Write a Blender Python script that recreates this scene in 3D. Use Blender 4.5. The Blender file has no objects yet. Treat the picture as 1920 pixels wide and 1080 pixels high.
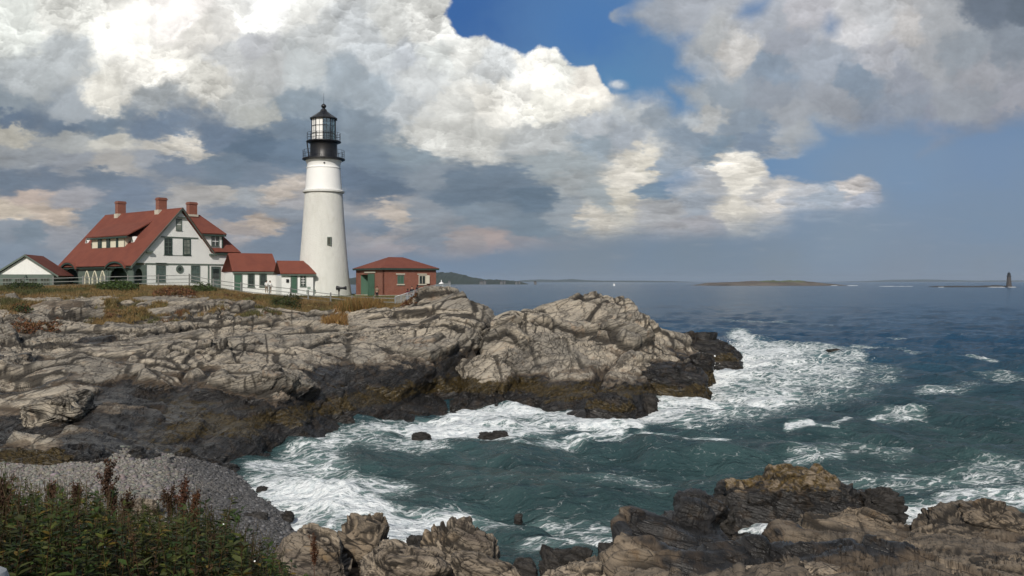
import bpy, math, random
import numpy as np
from mathutils import Vector, Matrix
# ============================================================ camera, world, sun, exposure
sc = bpy.context.scene
CAMZ = 9.3; FP = 1750.0                       # eye 9.3 m above the sea
cam = bpy.data.objects.new("camera", bpy.data.cameras.new("camera")); sc.collection.objects.link(cam)
cam.location = (0, 0, CAMZ); cam.rotation_euler = (math.pi/2, 0, 0)
cam.data.lens = 36*FP/1920; cam.data.sensor_width = 36; cam.data.shift_y = -12.5/1920
cam.data.clip_start = 0.3; cam.data.clip_end = 90000
sc.camera = cam
SUN_EL, SUN_AZ = math.radians(35), math.radians(187)      # azimuth clockwise from +Y: behind the camera, to the left
world = bpy.data.worlds.new("World"); sc.world = world; world.use_nodes = True
wn = world.node_tree; wn.nodes.clear()
_o = wn.nodes.new('ShaderNodeOutputWorld'); _b = wn.nodes.new('ShaderNodeBackground'); _s = wn.nodes.new('ShaderNodeTexSky')
_s.sky_type = 'NISHITA'; _s.sun_disc = False; _s.sun_elevation = SUN_EL; _s.sun_rotation = SUN_AZ
_s.air_density = 1.0; _s.dust_density = 1.5; _s.altitude = 10
_b.inputs['Strength'].default_value = 0.075
wn.links.new(_s.outputs[0], _b.inputs[0]); wn.links.new(_b.outputs[0], _o.inputs[0])
sun = bpy.data.objects.new("sun", bpy.data.lights.new("sun", 'SUN')); sc.collection.objects.link(sun)
sun.data.energy = 3.6; sun.data.angle = math.radians(0.6); sun.data.color = (1.0, 0.945, 0.86)
_d = Vector((math.sin(SUN_AZ)*math.cos(SUN_EL), math.cos(SUN_AZ)*math.cos(SUN_EL), math.sin(SUN_EL)))
sun.rotation_euler = _d.to_track_quat('Z', 'Y').to_euler(); sun.location = (-60, -60, 60)
sc.view_settings.view_transform = 'Standard'; sc.view_settings.look = 'None'
sc.view_settings.exposure = 0; sc.view_settings.gamma = 1
sc.cycles.max_bounces = 6; sc.cycles.diffuse_bounces = 2; sc.cycles.glossy_bounces = 3; sc.cycles.transparent_max_bounces = 12
sc.cycles.volume_bounces = 0; sc.cycles.use_adaptive_sampling = True; sc.cycles.adaptive_threshold = 0.02
sc.cycles.caustics_reflective = False; sc.cycles.caustics_refractive = False
# ============================================================ noise in numpy
F32 = np.float32
def _hash(ix, iy, iz, seed):
    h = (ix.astype(np.uint32) * np.uint32(374761393) + iy.astype(np.uint32) * np.uint32(668265263)
         + iz.astype(np.uint32) * np.uint32(2147483647) + np.uint32(seed * 974711 + 12345))
    h = (h ^ (h >> np.uint32(13))) * np.uint32(1274126177)
    h = (h ^ (h >> np.uint32(16))) * np.uint32(2246822519)
    return h ^ (h >> np.uint32(15))
def _rnd(h, k=0):
    h = (h + np.uint32(k * 2654435 + 1)) * np.uint32(1664525 + 2 * k)
    h = (h ^ (h >> np.uint32(14))) * np.uint32(2654435761)
    return ((h ^ (h >> np.uint32(16))) & np.uint32(0xFFFFFF)).astype(F32) * F32(1 / 16777216.0)
def vnoise(x, y, z, seed=0):
    """value-gradient noise, about -1..1, on float arrays of one shape"""
    x = np.asarray(x, F32); y = np.asarray(y, F32); z = np.asarray(z, F32)
    x, y, z = np.broadcast_arrays(x, y, z)
    fx = np.floor(x); fy = np.floor(y); fz = np.floor(z)
    ix = fx.astype(np.int64); iy = fy.astype(np.int64); iz = fz.astype(np.int64)
    u = x - fx; v = y - fy; w = z - fz
    su = u*u*u*(u*(u*6-15)+10); sv = v*v*v*(v*(v*6-15)+10); sw = w*w*w*(w*(w*6-15)+10)
    r = 0
    for a in (0, 1):
        for b in (0, 1):
            for c in (0, 1):
                h = _hash(ix+a, iy+b, iz+c, seed)
                gx = (h & np.uint32(1023)).astype(F32)/511.5-1; gy = ((h >> np.uint32(10)) & np.uint32(1023)).astype(F32)/511.5-1
                gz = ((h >> np.uint32(20)) & np.uint32(1023)).astype(F32)/511.5-1
                d = gx*(u-a)+gy*(v-b)+gz*(w-c)
                r = r + d*(su if a else 1-su)*(sv if b else 1-sv)*(sw if c else 1-sw)
    return r*F32(1.5)
def fbm(x, y, z, octaves=4, seed=0, gain=.5, lac=2.03, mode='f'):
    """mode f: smooth, b: billow (puffs), r: ridged"""
    s = 0; a = 1.0; t = 0
    for o in range(octaves):
        n = vnoise(x, y, z, seed+o*7)
        if mode == 'b': n = 1-2*np.minimum(np.abs(n)*1.6, 1); n = -n
        elif mode == 'r': n = 1-2*np.minimum(np.abs(n)*1.6, 1)
        s = s+n*a; t += a; a *= gain
        x = x*lac+3.1; y = y*lac+1.7; z = z*lac+5.3
    return s/t
def worley(x, y, z, seed=0, jit=.95, three=True, tilt=False):
    """distance to the nearest and the second nearest cell centre, and the cell's own random number"""
    x = np.asarray(x, F32); y = np.asarray(y, F32); z = np.asarray(z, F32)
    x, y, z = np.broadcast_arrays(x, y, z)
    sh = x.shape; x = x.ravel(); y = y.ravel(); z = z.ravel()
    F1 = np.empty(x.shape, F32); F2 = np.empty(x.shape, F32); ID = np.empty(x.shape, F32); TL = np.empty(x.shape, F32)
    for s in range(0, len(x), 200000):
        sl = slice(s, s+200000); X = x[sl]; Y = y[sl]; Z = z[sl]
        ix = np.floor(X).astype(np.int64); iy = np.floor(Y).astype(np.int64); iz = np.floor(Z).astype(np.int64)
        f1 = np.full(X.shape, 9, F32); f2 = f1.copy(); idn = np.zeros(X.shape, F32); tl = np.zeros(X.shape, F32)
        for a in (-1, 0, 1):
            for b in (-1, 0, 1):
                for c in ((-1, 0, 1) if three else (0,)):
                    cx = ix+a; cy = iy+b; cz = iz+c; h = _hash(cx, cy, cz, seed)
                    dx = cx+.5+jit*(_rnd(h, 1)-.5)-X; dy = cy+.5+jit*(_rnd(h, 2)-.5)-Y; dz = cz+.5+jit*(_rnd(h, 3)-.5)-Z
                    if not three: dz = dz*0
                    d = (dx*dx+dy*dy+dz*dz).astype(F32)
                    n = d < f1
                    f2 = np.where(n, f1, np.minimum(f2, d)); idn = np.where(n, _rnd(h, 4), idn); tl = np.where(n, (_rnd(h, 5)-.5)*dx+(_rnd(h, 6)-.5)*dy+(_rnd(h, 7)-.5)*dz, tl) if tilt else tl; f1 = np.where(n, d, f1)
        F1[sl] = np.sqrt(f1); F2[sl] = np.sqrt(f2); ID[sl] = idn; TL[sl] = tl
    if tilt: return F1.reshape(sh), F2.reshape(sh), ID.reshape(sh), TL.reshape(sh)
    return F1.reshape(sh), F2.reshape(sh), ID.reshape(sh)
def sstep(a, b, x):
    t = np.clip((x-a)/(b-a), 0, 1); return t*t*(3-2*t)
def poly_sd(x, y, pts):
    """signed distance to a polygon, positive inside"""
    d = np.full(x.shape, 1e9, F32); ins = np.zeros(x.shape, bool); n = len(pts)
    for i in range(n):
        ax, ay = pts[i]; bx, by = pts[(i+1) % n]; ex = bx-ax; ey = by-ay
        t = np.clip(((x-ax)*ex+(y-ay)*ey)/(ex*ex+ey*ey+1e-9), 0, 1)
        d = np.minimum(d, (x-ax-t*ex)**2+(y-ay-t*ey)**2)
        c = (ay > y) != (by > y)
        if ey != 0: ins ^= c & (x < (ex*(y-ay)/ey+ax))
    d = np.sqrt(d)
    return np.where(ins, d, -d)
# ---- the light of the sky, by bearing and height. Bearings and heights are read in units of 1/1750 of a tangent from the view axis
CLOUDS = """30,40,225,228,222 60,150,175,180,182 30,200,140,150,158 130,30,235,235,228 120,110,185,190,192 240,60,255,253,245 290,120,252,249,240
330,30,255,250,245 360,60,225,222,215 200,170,225,222,212 150,200,165,172,178 420,60,215,213,208 470,50,255,255,250 500,20,255,255,252 440,110,195,197,197
400,150,215,213,205 300,190,160,165,168 480,90,185,187,190 560,30,235,235,230 600,60,205,208,208 520,130,190,192,192 470,180,185,187,185 485,215,178,180,176
560,130,190,195,196 650,60,200,204,206 740,40,225,226,222 800,20,230,230,225 815,60,235,235,230 700,110,200,205,208 770,110,195,200,205 830,110,215,218,215
870,100,225,225,220 930,120,215,218,218 1000,110,250,248,240 1040,130,250,250,242 960,180,252,250,242 900,200,248,245,236 870,200,215,215,210 1000,200,242,240,230
1100,150,245,240,230 1090,200,225,222,212 640,150,160,170,178 700,180,165,175,183 760,200,190,195,198 800,150,205,208,208 820,260,205,205,200 900,270,200,200,195
1000,270,185,188,188 1100,230,180,185,190 1200,200,190,195,198 1170,260,165,172,180
30,225,105,120,138 120,235,110,125,142 200,240,115,130,145 300,245,115,130,148 400,260,110,125,143 480,280,100,117,135 540,290,110,127,145 560,200,140,152,162
560,240,120,135,150 680,240,135,148,160 700,300,120,135,150 760,290,135,148,158 650,340,105,120,138 720,360,100,115,132 800,330,135,145,155 860,340,110,125,140
880,370,105,120,135 950,330,115,130,145 1000,370,105,122,138 1030,310,160,168,172
30,250,185,182,172 60,280,150,155,160 130,260,165,168,168 210,265,190,188,180 140,300,150,155,162 230,310,170,168,165 100,335,115,127,142 200,335,112,125,140
280,300,150,155,162 300,285,185,182,175 350,275,205,200,190 330,310,120,132,147 420,310,115,130,145 480,330,120,133,148 400,340,115,128,142 60,370,190,175,165
100,400,200,185,170 20,400,200,188,172 30,345,112,125,140 140,380,160,160,165 180,400,125,138,152 250,360,120,133,150 400,355,175,172,168 370,360,170,168,166
460,370,155,160,165 525,355,200,190,180 560,375,165,165,168 450,400,125,137,152 480,418,185,172,160 440,425,170,162,158 400,430,150,152,158 540,400,140,148,158
500,450,120,133,148 550,440,118,130,145 60,440,125,138,150 30,470,130,142,155 120,450,150,152,158 20,430,140,148,158 700,430,120,133,148 740,400,190,180,170
710,440,165,160,160 780,400,140,148,157 730,475,160,152,152 800,445,135,143,153 760,500,118,130,143 900,400,125,138,150 880,460,160,152,150 920,460,170,155,150
980,460,150,148,152 940,490,125,135,145 1000,430,120,135,148 900,510,120,130,140 300,450,122,135,150 300,520,130,138,148 600,500,118,130,142
1110,270,150,162,172 1110,405,195,190,180 1070,400,150,158,165 1060,345,165,170,172 1180,330,226,221,210 1210,310,215,210,198 1170,370,205,200,188
1130,370,160,168,172 1230,350,120,140,158 1280,345,175,178,182 1250,320,150,162,175 1230,400,170,172,175 1240,425,165,165,168 1300,380,160,168,178
1330,340,175,178,182 1390,310,238,233,222 1400,340,232,227,216 1430,360,190,190,190 1390,390,218,213,202 1380,410,200,196,188 1450,370,214,209,202
1500,370,180,183,188 1520,385,165,172,182 1600,350,200,195,192 1620,375,165,172,185 1550,370,160,170,182 1310,420,165,165,170
1230,40,155,162,172 1280,30,165,170,178 1200,80,140,155,172 1340,80,180,183,185 1390,95,195,193,190 1320,110,165,172,180 1440,30,165,170,178
1500,20,180,180,185 1480,80,160,165,175 1600,60,190,190,192 1640,40,180,182,185 1700,60,185,183,182 1760,50,165,168,172 1850,20,105,115,128 1920,30,98,108,120
1900,80,130,138,148 1800,100,145,152,160 1740,120,160,163,168 1850,140,150,152,158 1640,110,170,172,178 1550,110,155,162,172 1450,130,135,148,163
1600,145,130,143,158 1700,150,145,150,160 1850,180,145,150,158 1900,200,150,152,160 1800,200,150,155,163 1700,190,140,148,160 1550,180,150,155,163
1450,180,145,152,162 1350,180,145,155,165 1310,200,165,172,178 1330,215,180,182,182 1400,230,140,152,165 1480,215,160,165,172 1500,255,165,170,175
1420,260,125,140,158 1300,250,135,148,162 1250,220,150,160,170 1210,180,165,172,180 1750,230,140,145,158 1650,240,135,145,160 1800,250,130,138,152
1900,220,135,142,155 1350,280,130,148,165 -200,100,200,202,205 -200,300,140,148,158 2100,100,120,128,138 2100,250,140,145,155 500,-200,180,185,190 1500,-200,150,155,165 1900,-150,110,120,132 -200,450,130,140,150"""
CLEAR = """850,20,52,98,160 1100,50,72,118,174 1150,160,86,132,176 1250,190,92,133,176 1400,290,96,136,178 1500,300,100,136,176 1700,320,104,136,173
1850,300,100,131,170 1600,440,118,137,158 1850,420,106,131,160 1300,480,117,133,149 1850,500,116,131,150 1100,500,120,133,146 1400,20,88,125,170
1560,50,110,135,170 1000,-200,45,88,150 1700,515,117,131,150 1450,510,119,133,147 300,500,128,138,150 2200,300,100,130,168 -300,300,110,130,160"""
GAP = [(838,-400),(840,0),(838,20),(845,48),(862,76),(885,80),(905,74),(935,86),(960,97),(985,107),(1008,90),(1040,96),(1062,122),(1082,126),(1112,118),(1124,145),(1142,176),
       (1170,184),(1200,176),(1240,180),(1258,196),(1268,214),(1300,206),(1285,182),(1258,160),(1300,158),(1318,140),(1285,112),(1288,84),(1320,62),(1262,62),(1200,48),(1150,30),(1218,0),(1260,-400)]
GAP2 = [(1378,32),(1395,8),(1440,0),(1430,24),(1410,36)]
GAP3 = [(1545,50),(1556,32),(1572,40),(1566,62),(1550,66)]
LOW = [(2600,215),(1960,215),(1850,240),(1700,236),(1600,242),(1520,226),(1535,262),(1490,286),(1420,292),(1432,318),(1440,338),(1480,345),(1540,350),(1585,346),(1610,337),(1640,352),(1650,376),(1600,390),(1500,396),(1470,415),(1400,428),(1300,436),(1180,440),(1080,446),(1000,456),(900,484),(400,500),(400,800),(2600,800)]
VEIL = [(1236,346),(1262,322),(1292,318),(1312,336),(1290,350),(1256,364)]
WISP = [(1722,292),(1752,262),(1800,240),(1870,226),(1870,246),(1790,264),(1750,284)]
def sky_light(px, py):
    px = px.astype(F32); py = py.astype(F32)
    st = 1+sstep(200, 480, py)*.75                       # low clouds are seen edge-on: flatter
    nx = px/150; ny = py*st/125
    w1 = fbm(nx*.9, ny*.9, 1.3, 6, 3, .58); w2 = fbm(nx*.9, ny*.9, 7.7, 6, 4, .58)
    w3 = fbm(nx*2.6, ny*2.6, 3.9, 6, 5, .62); w4 = fbm(nx*2.6, ny*2.6, 6.9, 6, 6, .62)
    low = sstep(230, 430, py)
    w5 = fbm(nx*7, ny*7, 2.9, 5, 15, .6); w6 = fbm(nx*7, ny*7, 5.9, 5, 16, .6); x = px+w1*(46+16*low)+w3*34+w5*15; y = py+(w2*34+w4*28+w6*13)/st
    def table(t, p, x, y, k=110):
        acc = 0; ws = 0
        for s in t.split():
            a, b, r, g, bl = [float(q) for q in s.split(',')]
            d2 = ((x-a)/(1.1+.8*(b > 215)*(a < 1050)))**2+((y-b)*1.15)**2
            w = 1/(d2+k)**p; c = np.array([r, g, bl])/255
            acc = acc+w[..., None]*(c**2.2); ws = ws+w
        return acc/ws[..., None]
    cloud = table(CLOUDS, 3.0, x, y, 60); clear = table(CLEAR, 1.2, x, y)
    pale = (.06+.26*sstep(1300, 1600, px)*sstep(180, 300, py))[..., None]; clear = clear*(1-pale)+np.array([.30, .36, .42])*pale; cloud = cloud*(1+.08*sstep(1200, 1500, px)*sstep(260, 120, py))[..., None]
    # puffs: a cauliflower relief of rounded heaps, lit from the upper left; st2 flattens the far ones
    st2 = 1+sstep(250, 480, py)*.7
    def heap(qx, qy, k, sc):
        f1, f2, i = worley((qx+w1*26+w3*7)/sc, (qy*st2+w2*26+w4*7)/sc, np.full(qx.shape, k*3.3), 20+k, three=False)
        return np.sqrt(np.clip(1.15-f1*f1*1.25, 0.02, 2))+.25*i, i, f2-f1
    rel = 0; hx = 0; act = sstep(-.25, .35, fbm(nx*.7, ny*.7, 8.8, 4, 61))      # where the heaps are well formed, and where it is veil
    for k, (sc, am) in enumerate(((105, .9), (52, .85), (26, .62), (13, .42), (6.5, .28))):
        c0, i0, e0 = heap(px, py, k, sc); hx = hx+c0*(1, .6, .36, .22, .13)[k]
        c1, i1, e1 = heap(px-.13*sc, py-.19*sc, k, sc)
        rel = rel+am*np.clip(c0-c1, -.6, .6)*(1 if k < 2 else .35+.9*act)
    lum = cloud.mean(-1); amp = sstep(.15, .7, lum)
    f = 1+np.clip(rel, -1.1, .8)*(.08+.30*amp)+fbm(nx*3.2, ny*3.2, 2.2, 7, 9, .66)*(.16+.03*amp)+fbm(nx*.8, ny*1.6, 4.2, 5, 19, .6)*.17
    # cloudlets: lobes with a sharp sunlit top and a base that melts away
    for sc, am, sd in ((150, .32, 71), (62, .32, 72), (27, .22, 73)):
        q = lambda yy: fbm((px+w1*30+w3*8)/sc*.9, (yy*st2+w2*30+w4*8)/sc*1.35, 3.7, 6, sd, .5)
        N = q(py); dy = (q(py+sc*.10)-N)/.10
        up = sstep(-.15, .35, dy); lo = .035+(1-up)*.5
        lobe = sstep(-lo*.5, lo, N+.02); core = lobe*(1-sstep(.12, .62, N)*.9)
        f = f+am*(core-.42)*(.22+.70*amp)*(.5+.5*act)*(1-.45*sstep(1200, 1450, px)*sstep(290, 240, py))
    cloud = cloud*np.clip(f, .4, 1.6)[..., None]*(1+.07*sstep(900, 400, px)*sstep(220, 60, py))[..., None]
    n = fbm(nx*2.2, ny*2.2, 9.1, 7, 31, .62)*12+(hx-1.9)*16
    soft = fbm(nx*1.1, ny*1.1, 5.1, 7, 41, .66)
    left = sstep(1190, 1130, px)
    g = poly_sd(x*0+px+w1*8, py+w2*8, GAP)
    a_gap = sstep(-3, 5, g-n*.85+2)*left+(1-left)*sstep(-20, 26, g-soft*44+2)
    a2 = np.maximum(sstep(-18, 18, poly_sd(px, py, GAP2)-soft*18), sstep(-18, 18, poly_sd(px, py, GAP3)-soft*18))
    lw = poly_sd(px+w1*8, py+w2*6, LOW); crisp = sstep(1280, 1330, px)*sstep(285, 300, py)*sstep(1700, 1620, px)*sstep(400, 385, py)
    a_low = crisp*sstep(-4, 8, lw-n*.8+1)+(1-crisp)*sstep(-26, 30, lw-soft*46/st)
    vl = sstep(-14, 14, poly_sd(px, py, VEIL)-soft*20)*.6
    wsp = sstep(-12, 20, poly_sd(px, py, WISP)+soft*22)*.6
    a_low = np.maximum(a_low, vl)*(1-wsp)
    puff = sstep(-3, 9, 6-np.hypot((px-1156)/2.0+soft*10, py-159+soft*8)+n*.5)*.6
    far = sstep(.08, .5, fbm(px/80, py/13, 3.3, 6, 51, .6))*sstep(300, 350, py)*sstep(515, 455, py)*.5   # thin far bars of cloud
    clr = np.clip(np.maximum(np.maximum(a_gap*(1-puff), a2*.8), a_low*(1-far*(.25+.75*sstep(1500, 900, px)))), 0, 1)
    hz = sstep(420, 522, py)*.6                            # the air near the horizon
    out = cloud*(1-clr)[..., None]+clear*clr[..., None]
    out = out*(1-hz)[..., None]+clear*hz[..., None]
    return np.clip(out, 0, 1.35)
# ============================================================ helpers
COL = sc.collection
def at(px, py, Y):
    """the world point seen at a photo position, at distance Y"""
    return np.array([(px-960)/FP*Y, Y, CAMZ-(py-527.5)/FP*Y])
def tag(o, label=None, cat=None, group=None, kind=None):
    if label: o['label'] = label
    if cat: o['category'] = cat
    if group: o['group'] = group
    if kind: o['kind'] = kind
    return o
def link(o, parent=None):
    COL.objects.link(o)
    if parent is not None: o.parent = parent
    return o
def empty(name, loc, rz=0.0, parent=None):
    o = bpy.data.objects.new(name, None); o.empty_display_size = .3
    o.location = loc; o.rotation_euler = (0, 0, rz)
    return link(o, parent)
def raw_mesh(name, V, F, mat=None, parent=None, smooth=False, attrs=None):
    """V (n,3), F (m,3|4) arrays -> one mesh object"""
    me = bpy.data.meshes.new(name); V = np.ascontiguousarray(V, np.float32); F = np.ascontiguousarray(F, np.int32)
    k = F.shape[1]; me.vertices.add(len(V)); me.vertices.foreach_set('co', V.ravel())
    me.loops.add(F.size); me.loops.foreach_set('vertex_index', F.ravel())
    me.polygons.add(len(F)); me.polygons.foreach_set('loop_start', np.arange(0, F.size, k, dtype=np.int32))
    me.polygons.foreach_set('loop_total', np.full(len(F), k, np.int32))
    if smooth: me.polygons.foreach_set('use_smooth', np.ones(len(F), bool))
    me.update(calc_edges=True)
    for n, a in (attrs or {}).items():
        if a.ndim == 1:
            at_ = me.attributes.new(n, 'FLOAT', 'POINT'); at_.data.foreach_set('value', np.ascontiguousarray(a, np.float32))
        else:
            c = np.ones((len(V), 4), np.float32); c[:, :3] = a
            at_ = me.attributes.new(n, 'FLOAT_COLOR', 'POINT'); at_.data.foreach_set('color', c.ravel())
    if mat: me.materials.append(mat)
    return link(bpy.data.objects.new(name, me), parent)
def grid_faces(nu, nv):
    i = np.arange(nu-1)[:, None]*nv+np.arange(nv-1)[None]
    i = i.ravel(); return np.stack([i, i+1, i+nv+1, i+nv], 1)
class MB:
    """collects shapes, builds them as one mesh"""
    def __init__(s): s.v = []; s.f = []
    def add(s, vs, fs):
        n = len(s.v); s.v += [tuple(map(float, v)) for v in vs]; s.f += [tuple(n+i for i in f) for f in fs]; return s
    def box(s, x0, x1, y0, y1, z0, z1):
        return s.add([(x0,y0,z0),(x1,y0,z0),(x1,y1,z0),(x0,y1,z0),(x0,y0,z1),(x1,y0,z1),(x1,y1,z1),(x0,y1,z1)],
                     [(0,3,2,1),(4,5,6,7),(0,1,5,4),(1,2,6,5),(2,3,7,6),(3,0,4,7)])
    def prism(s, pts, d):
        """a flat polygon pushed along the vector d"""
        n = len(pts); b = [tuple(p[i]+d[i] for i in range(3)) for p in pts]
        return s.add(list(pts)+b, [tuple(range(n))[::-1], tuple(range(n, 2*n))]+[(i, (i+1) % n, n+(i+1) % n, n+i) for i in range(n)])
    def tube(s, p, q, r, n=6, r2=None):
        p = Vector(p); q = Vector(q); d = (q-p).normalized(); a = d.orthogonal().normalized(); b = d.cross(a); r2 = r if r2 is None else r2
        vs = [p+(a*math.cos(t)+b*math.sin(t))*r for t in [2*math.pi*i/n for i in range(n)]]
        vs += [q+(a*math.cos(t)+b*math.sin(t))*r2 for t in [2*math.pi*i/n for i in range(n)]]
        return s.add(vs, [(i, (i+1) % n, n+(i+1) % n, n+i) for i in range(n)]+[tuple(range(n))[::-1], tuple(range(n, 2*n))])
    def lathe(s, prof, n=24, c=(0, 0), a0=0, cap=True):
        vs = []; m = len(prof)
        for i in range(n):
            t = a0+2*math.pi*i/n
            vs += [(c[0]+r*math.cos(t), c[1]+r*math.sin(t), z) for r, z in prof]
        fs = [(i*m+j, ((i+1) % n)*m+j, ((i+1) % n)*m+j+1, i*m+j+1) for i in range(n) for j in range(m-1)]
        if cap: fs += [tuple(i*m for i in range(n))[::-1], tuple(i*m+m-1 for i in range(n))]
        return s.add(vs, fs)
    def build(s, name, mat, parent=None, smooth=False, bevel=0):
        me = bpy.data.meshes.new(name); me.from_pydata(s.v, [], s.f)
        if smooth:
            for p in me.polygons: p.use_smooth = True
            try: me.set_sharp_from_angle(angle=math.radians(38))
            except Exception: pass
        me.materials.append(mat); o = link(bpy.data.objects.new(name, me), parent)
        if bevel:
            m = o.modifiers.new('bevel', 'BEVEL'); m.width = bevel; m.segments = 1; m.limit_method = 'ANGLE'
        return o
# ---- materials
def new_mat(name):
    m = bpy.data.materials.new(name); m.use_nodes = True; nt = m.node_tree; nt.nodes.clear()
    return m, nt, nt.nodes, nt.links
class NT:
    def __init__(s, name): s.m, s.t, s.n, s.l = new_mat(name)
    def node(s, ty, **kw):
        nd = s.n.new(ty)
        for k, v in kw.items():
            if k in nd.inputs: 
                if hasattr(v, 'is_output') or hasattr(v, 'links'): s.l.new(v, nd.inputs[k])
                else: nd.inputs[k].default_value = v
            else: setattr(nd, k, v)
        return nd
    def put(s, nd, i, v):
        if hasattr(v, 'links'): s.l.new(v, nd.inputs[i])
        else: nd.inputs[i].default_value = v
    def math(s, op, a, b=0.0, clamp=False):
        nd = s.n.new('ShaderNodeMath'); nd.operation = op; nd.use_clamp = clamp; s.put(nd, 0, a); s.put(nd, 1, b); return nd.outputs[0]
    def mix(s, f, a, b, blend='MIX'):
        nd = s.n.new('ShaderNodeMix'); nd.data_type = 'RGBA'; nd.blend_type = blend
        s.put(nd, 0, f); s.put(nd, 6, a if hasattr(a, 'links') else (*a, 1)); s.put(nd, 7, b if hasattr(b, 'links') else (*b, 1)); return nd.outputs[2]
    def ramp(s, f, stops):
        nd = s.n.new('ShaderNodeMapRange'); nd.interpolation_type = 'SMOOTHSTEP'
        s.put(nd, 0, f); s.put(nd, 1, stops[0]); s.put(nd, 2, stops[1]); return nd.outputs[0]
    def coords(s, scale=(1, 1, 1), rot=(0, 0, 0), obj=False):
        g = s.n.new('ShaderNodeTexCoord').outputs['Object'] if obj else s.n.new('ShaderNodeNewGeometry').outputs['Position']
        mp = s.n.new('ShaderNodeMapping'); s.l.new(g, mp.inputs[0]); mp.inputs['Scale'].default_value = scale; mp.inputs['Rotation'].default_value = rot
        return mp.outputs[0]
    def noise(s, vec, scale, detail=5, rough=.55, dist=0):
        nd = s.n.new('ShaderNodeTexNoise'); s.l.new(vec, nd.inputs['Vector']); nd.inputs['Scale'].default_value = scale
        nd.inputs['Detail'].default_value = detail; nd.inputs['Roughness'].default_value = rough; nd.inputs['Distortion'].default_value = dist
        return nd.outputs[0]
    def voro(s, vec, scale, feature='F1', rnd=1.0):
        nd = s.n.new('ShaderNodeTexVoronoi'); nd.feature = feature; s.l.new(vec, nd.inputs['Vector']); nd.inputs['Scale'].default_value = scale
        nd.inputs['Randomness'].default_value = rnd; return nd
    def bump(s, h, strength=.5, dist=.1, nrm=None):
        nd = s.n.new('ShaderNodeBump'); s.l.new(h, nd.inputs['Height']); nd.inputs['Strength'].default_value = strength; nd.inputs['Distance'].default_value = dist
        if nrm is not None: s.l.new(nrm, nd.inputs['Normal'])
        return nd.outputs[0]
    def attr(s, name, col=False):
        nd = s.n.new('ShaderNodeAttribute'); nd.attribute_name = name; return nd.outputs['Color' if col else 'Fac']
    def out(s, col, rough=.8, nrm=None, spec=.3, **kw):
        b = s.n.new('ShaderNodeBsdfPrincipled'); o = s.n.new('ShaderNodeOutputMaterial')
        s.put(b, 'Base Color', col if hasattr(col, 'links') else (*col, 1)); s.put(b, 'Roughness', rough); b.inputs['Specular IOR Level'].default_value = spec
        for k, v in kw.items(): s.put(b, k.replace('_', ' '), v)
        if nrm is not None: s.l.new(nrm, b.inputs['Normal'])
        s.l.new(b.outputs[0], o.inputs[0]); return s.m
def srgb(r, g, b): return tuple(((c/255+.055)/1.055)**2.4 if c > 10 else c/255/12.92 for c in (r, g, b))
def paint(name, col, var=.18, rough=.6, scale=1.2, bump=.15, spec=.3, fine=18, **kw):
    """weathered plain surface: patchy tone, slight relief"""
    t = NT(name); v = t.coords(obj=True); a = t.noise(v, scale, 5, .6); b = t.noise(v, fine, 4, .6)
    c = t.mix(t.math('MULTIPLY', t.ramp(a, (.35, .7)), var*2.2), col, tuple(x*(1-var*1.7) for x in col))
    c = t.mix(t.math('MULTIPLY', t.ramp(b, (.4, .7)), var), c, tuple(x*.75 for x in col))
    return t.out(c, rough, t.bump(b, bump, .02), spec, **kw)
# ============================================================ sky backdrop: a curved shell of cloud light 24 km out, well beyond the haze
def make_sky():
    # a cylinder-like shell; positions on it are found by bearing and height only
    na, ne = 1500, 700
    dense = np.linspace(-170, 2090, na-120); px = np.concatenate([np.linspace(-2600, -190, 60), dense, np.linspace(2110, 4500, 60)])
    py = np.concatenate([np.linspace(-2200, -60, 60), np.linspace(-50, 532, ne-62), np.array([560, 700])])
    PX, PY = np.meshgrid(px, py, indexing='ij')
    L = sky_light(np.clip(PX, -600, 2500), np.clip(PY, -500, 527))
    R = 24000.0
    X = (PX-960)/FP; Z = -(PY-527.5)/FP; k = R/np.sqrt(X*X+1)
    V = np.stack([X*k, k, CAMZ+Z*k], -1).reshape(-1, 3)
    t = NT('sky_light'); e = t.n.new('ShaderNodeEmission'); o = t.n.new('ShaderNodeOutputMaterial')
    t.l.new(t.attr('light', True), e.inputs[0]); e.inputs[1].default_value = 1.0; t.l.new(e.outputs[0], o.inputs[0])
    t.m.cycles.emission_sampling = 'NONE'
    s = raw_mesh('sky', V, grid_faces(len(px), len(py)), t.m, smooth=True, attrs={'light': L.reshape(-1, 3)})
    tag(s, 'towering white and grey cumulus clouds over a blue sky', 'sky', kind='structure')
make_sky()
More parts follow.
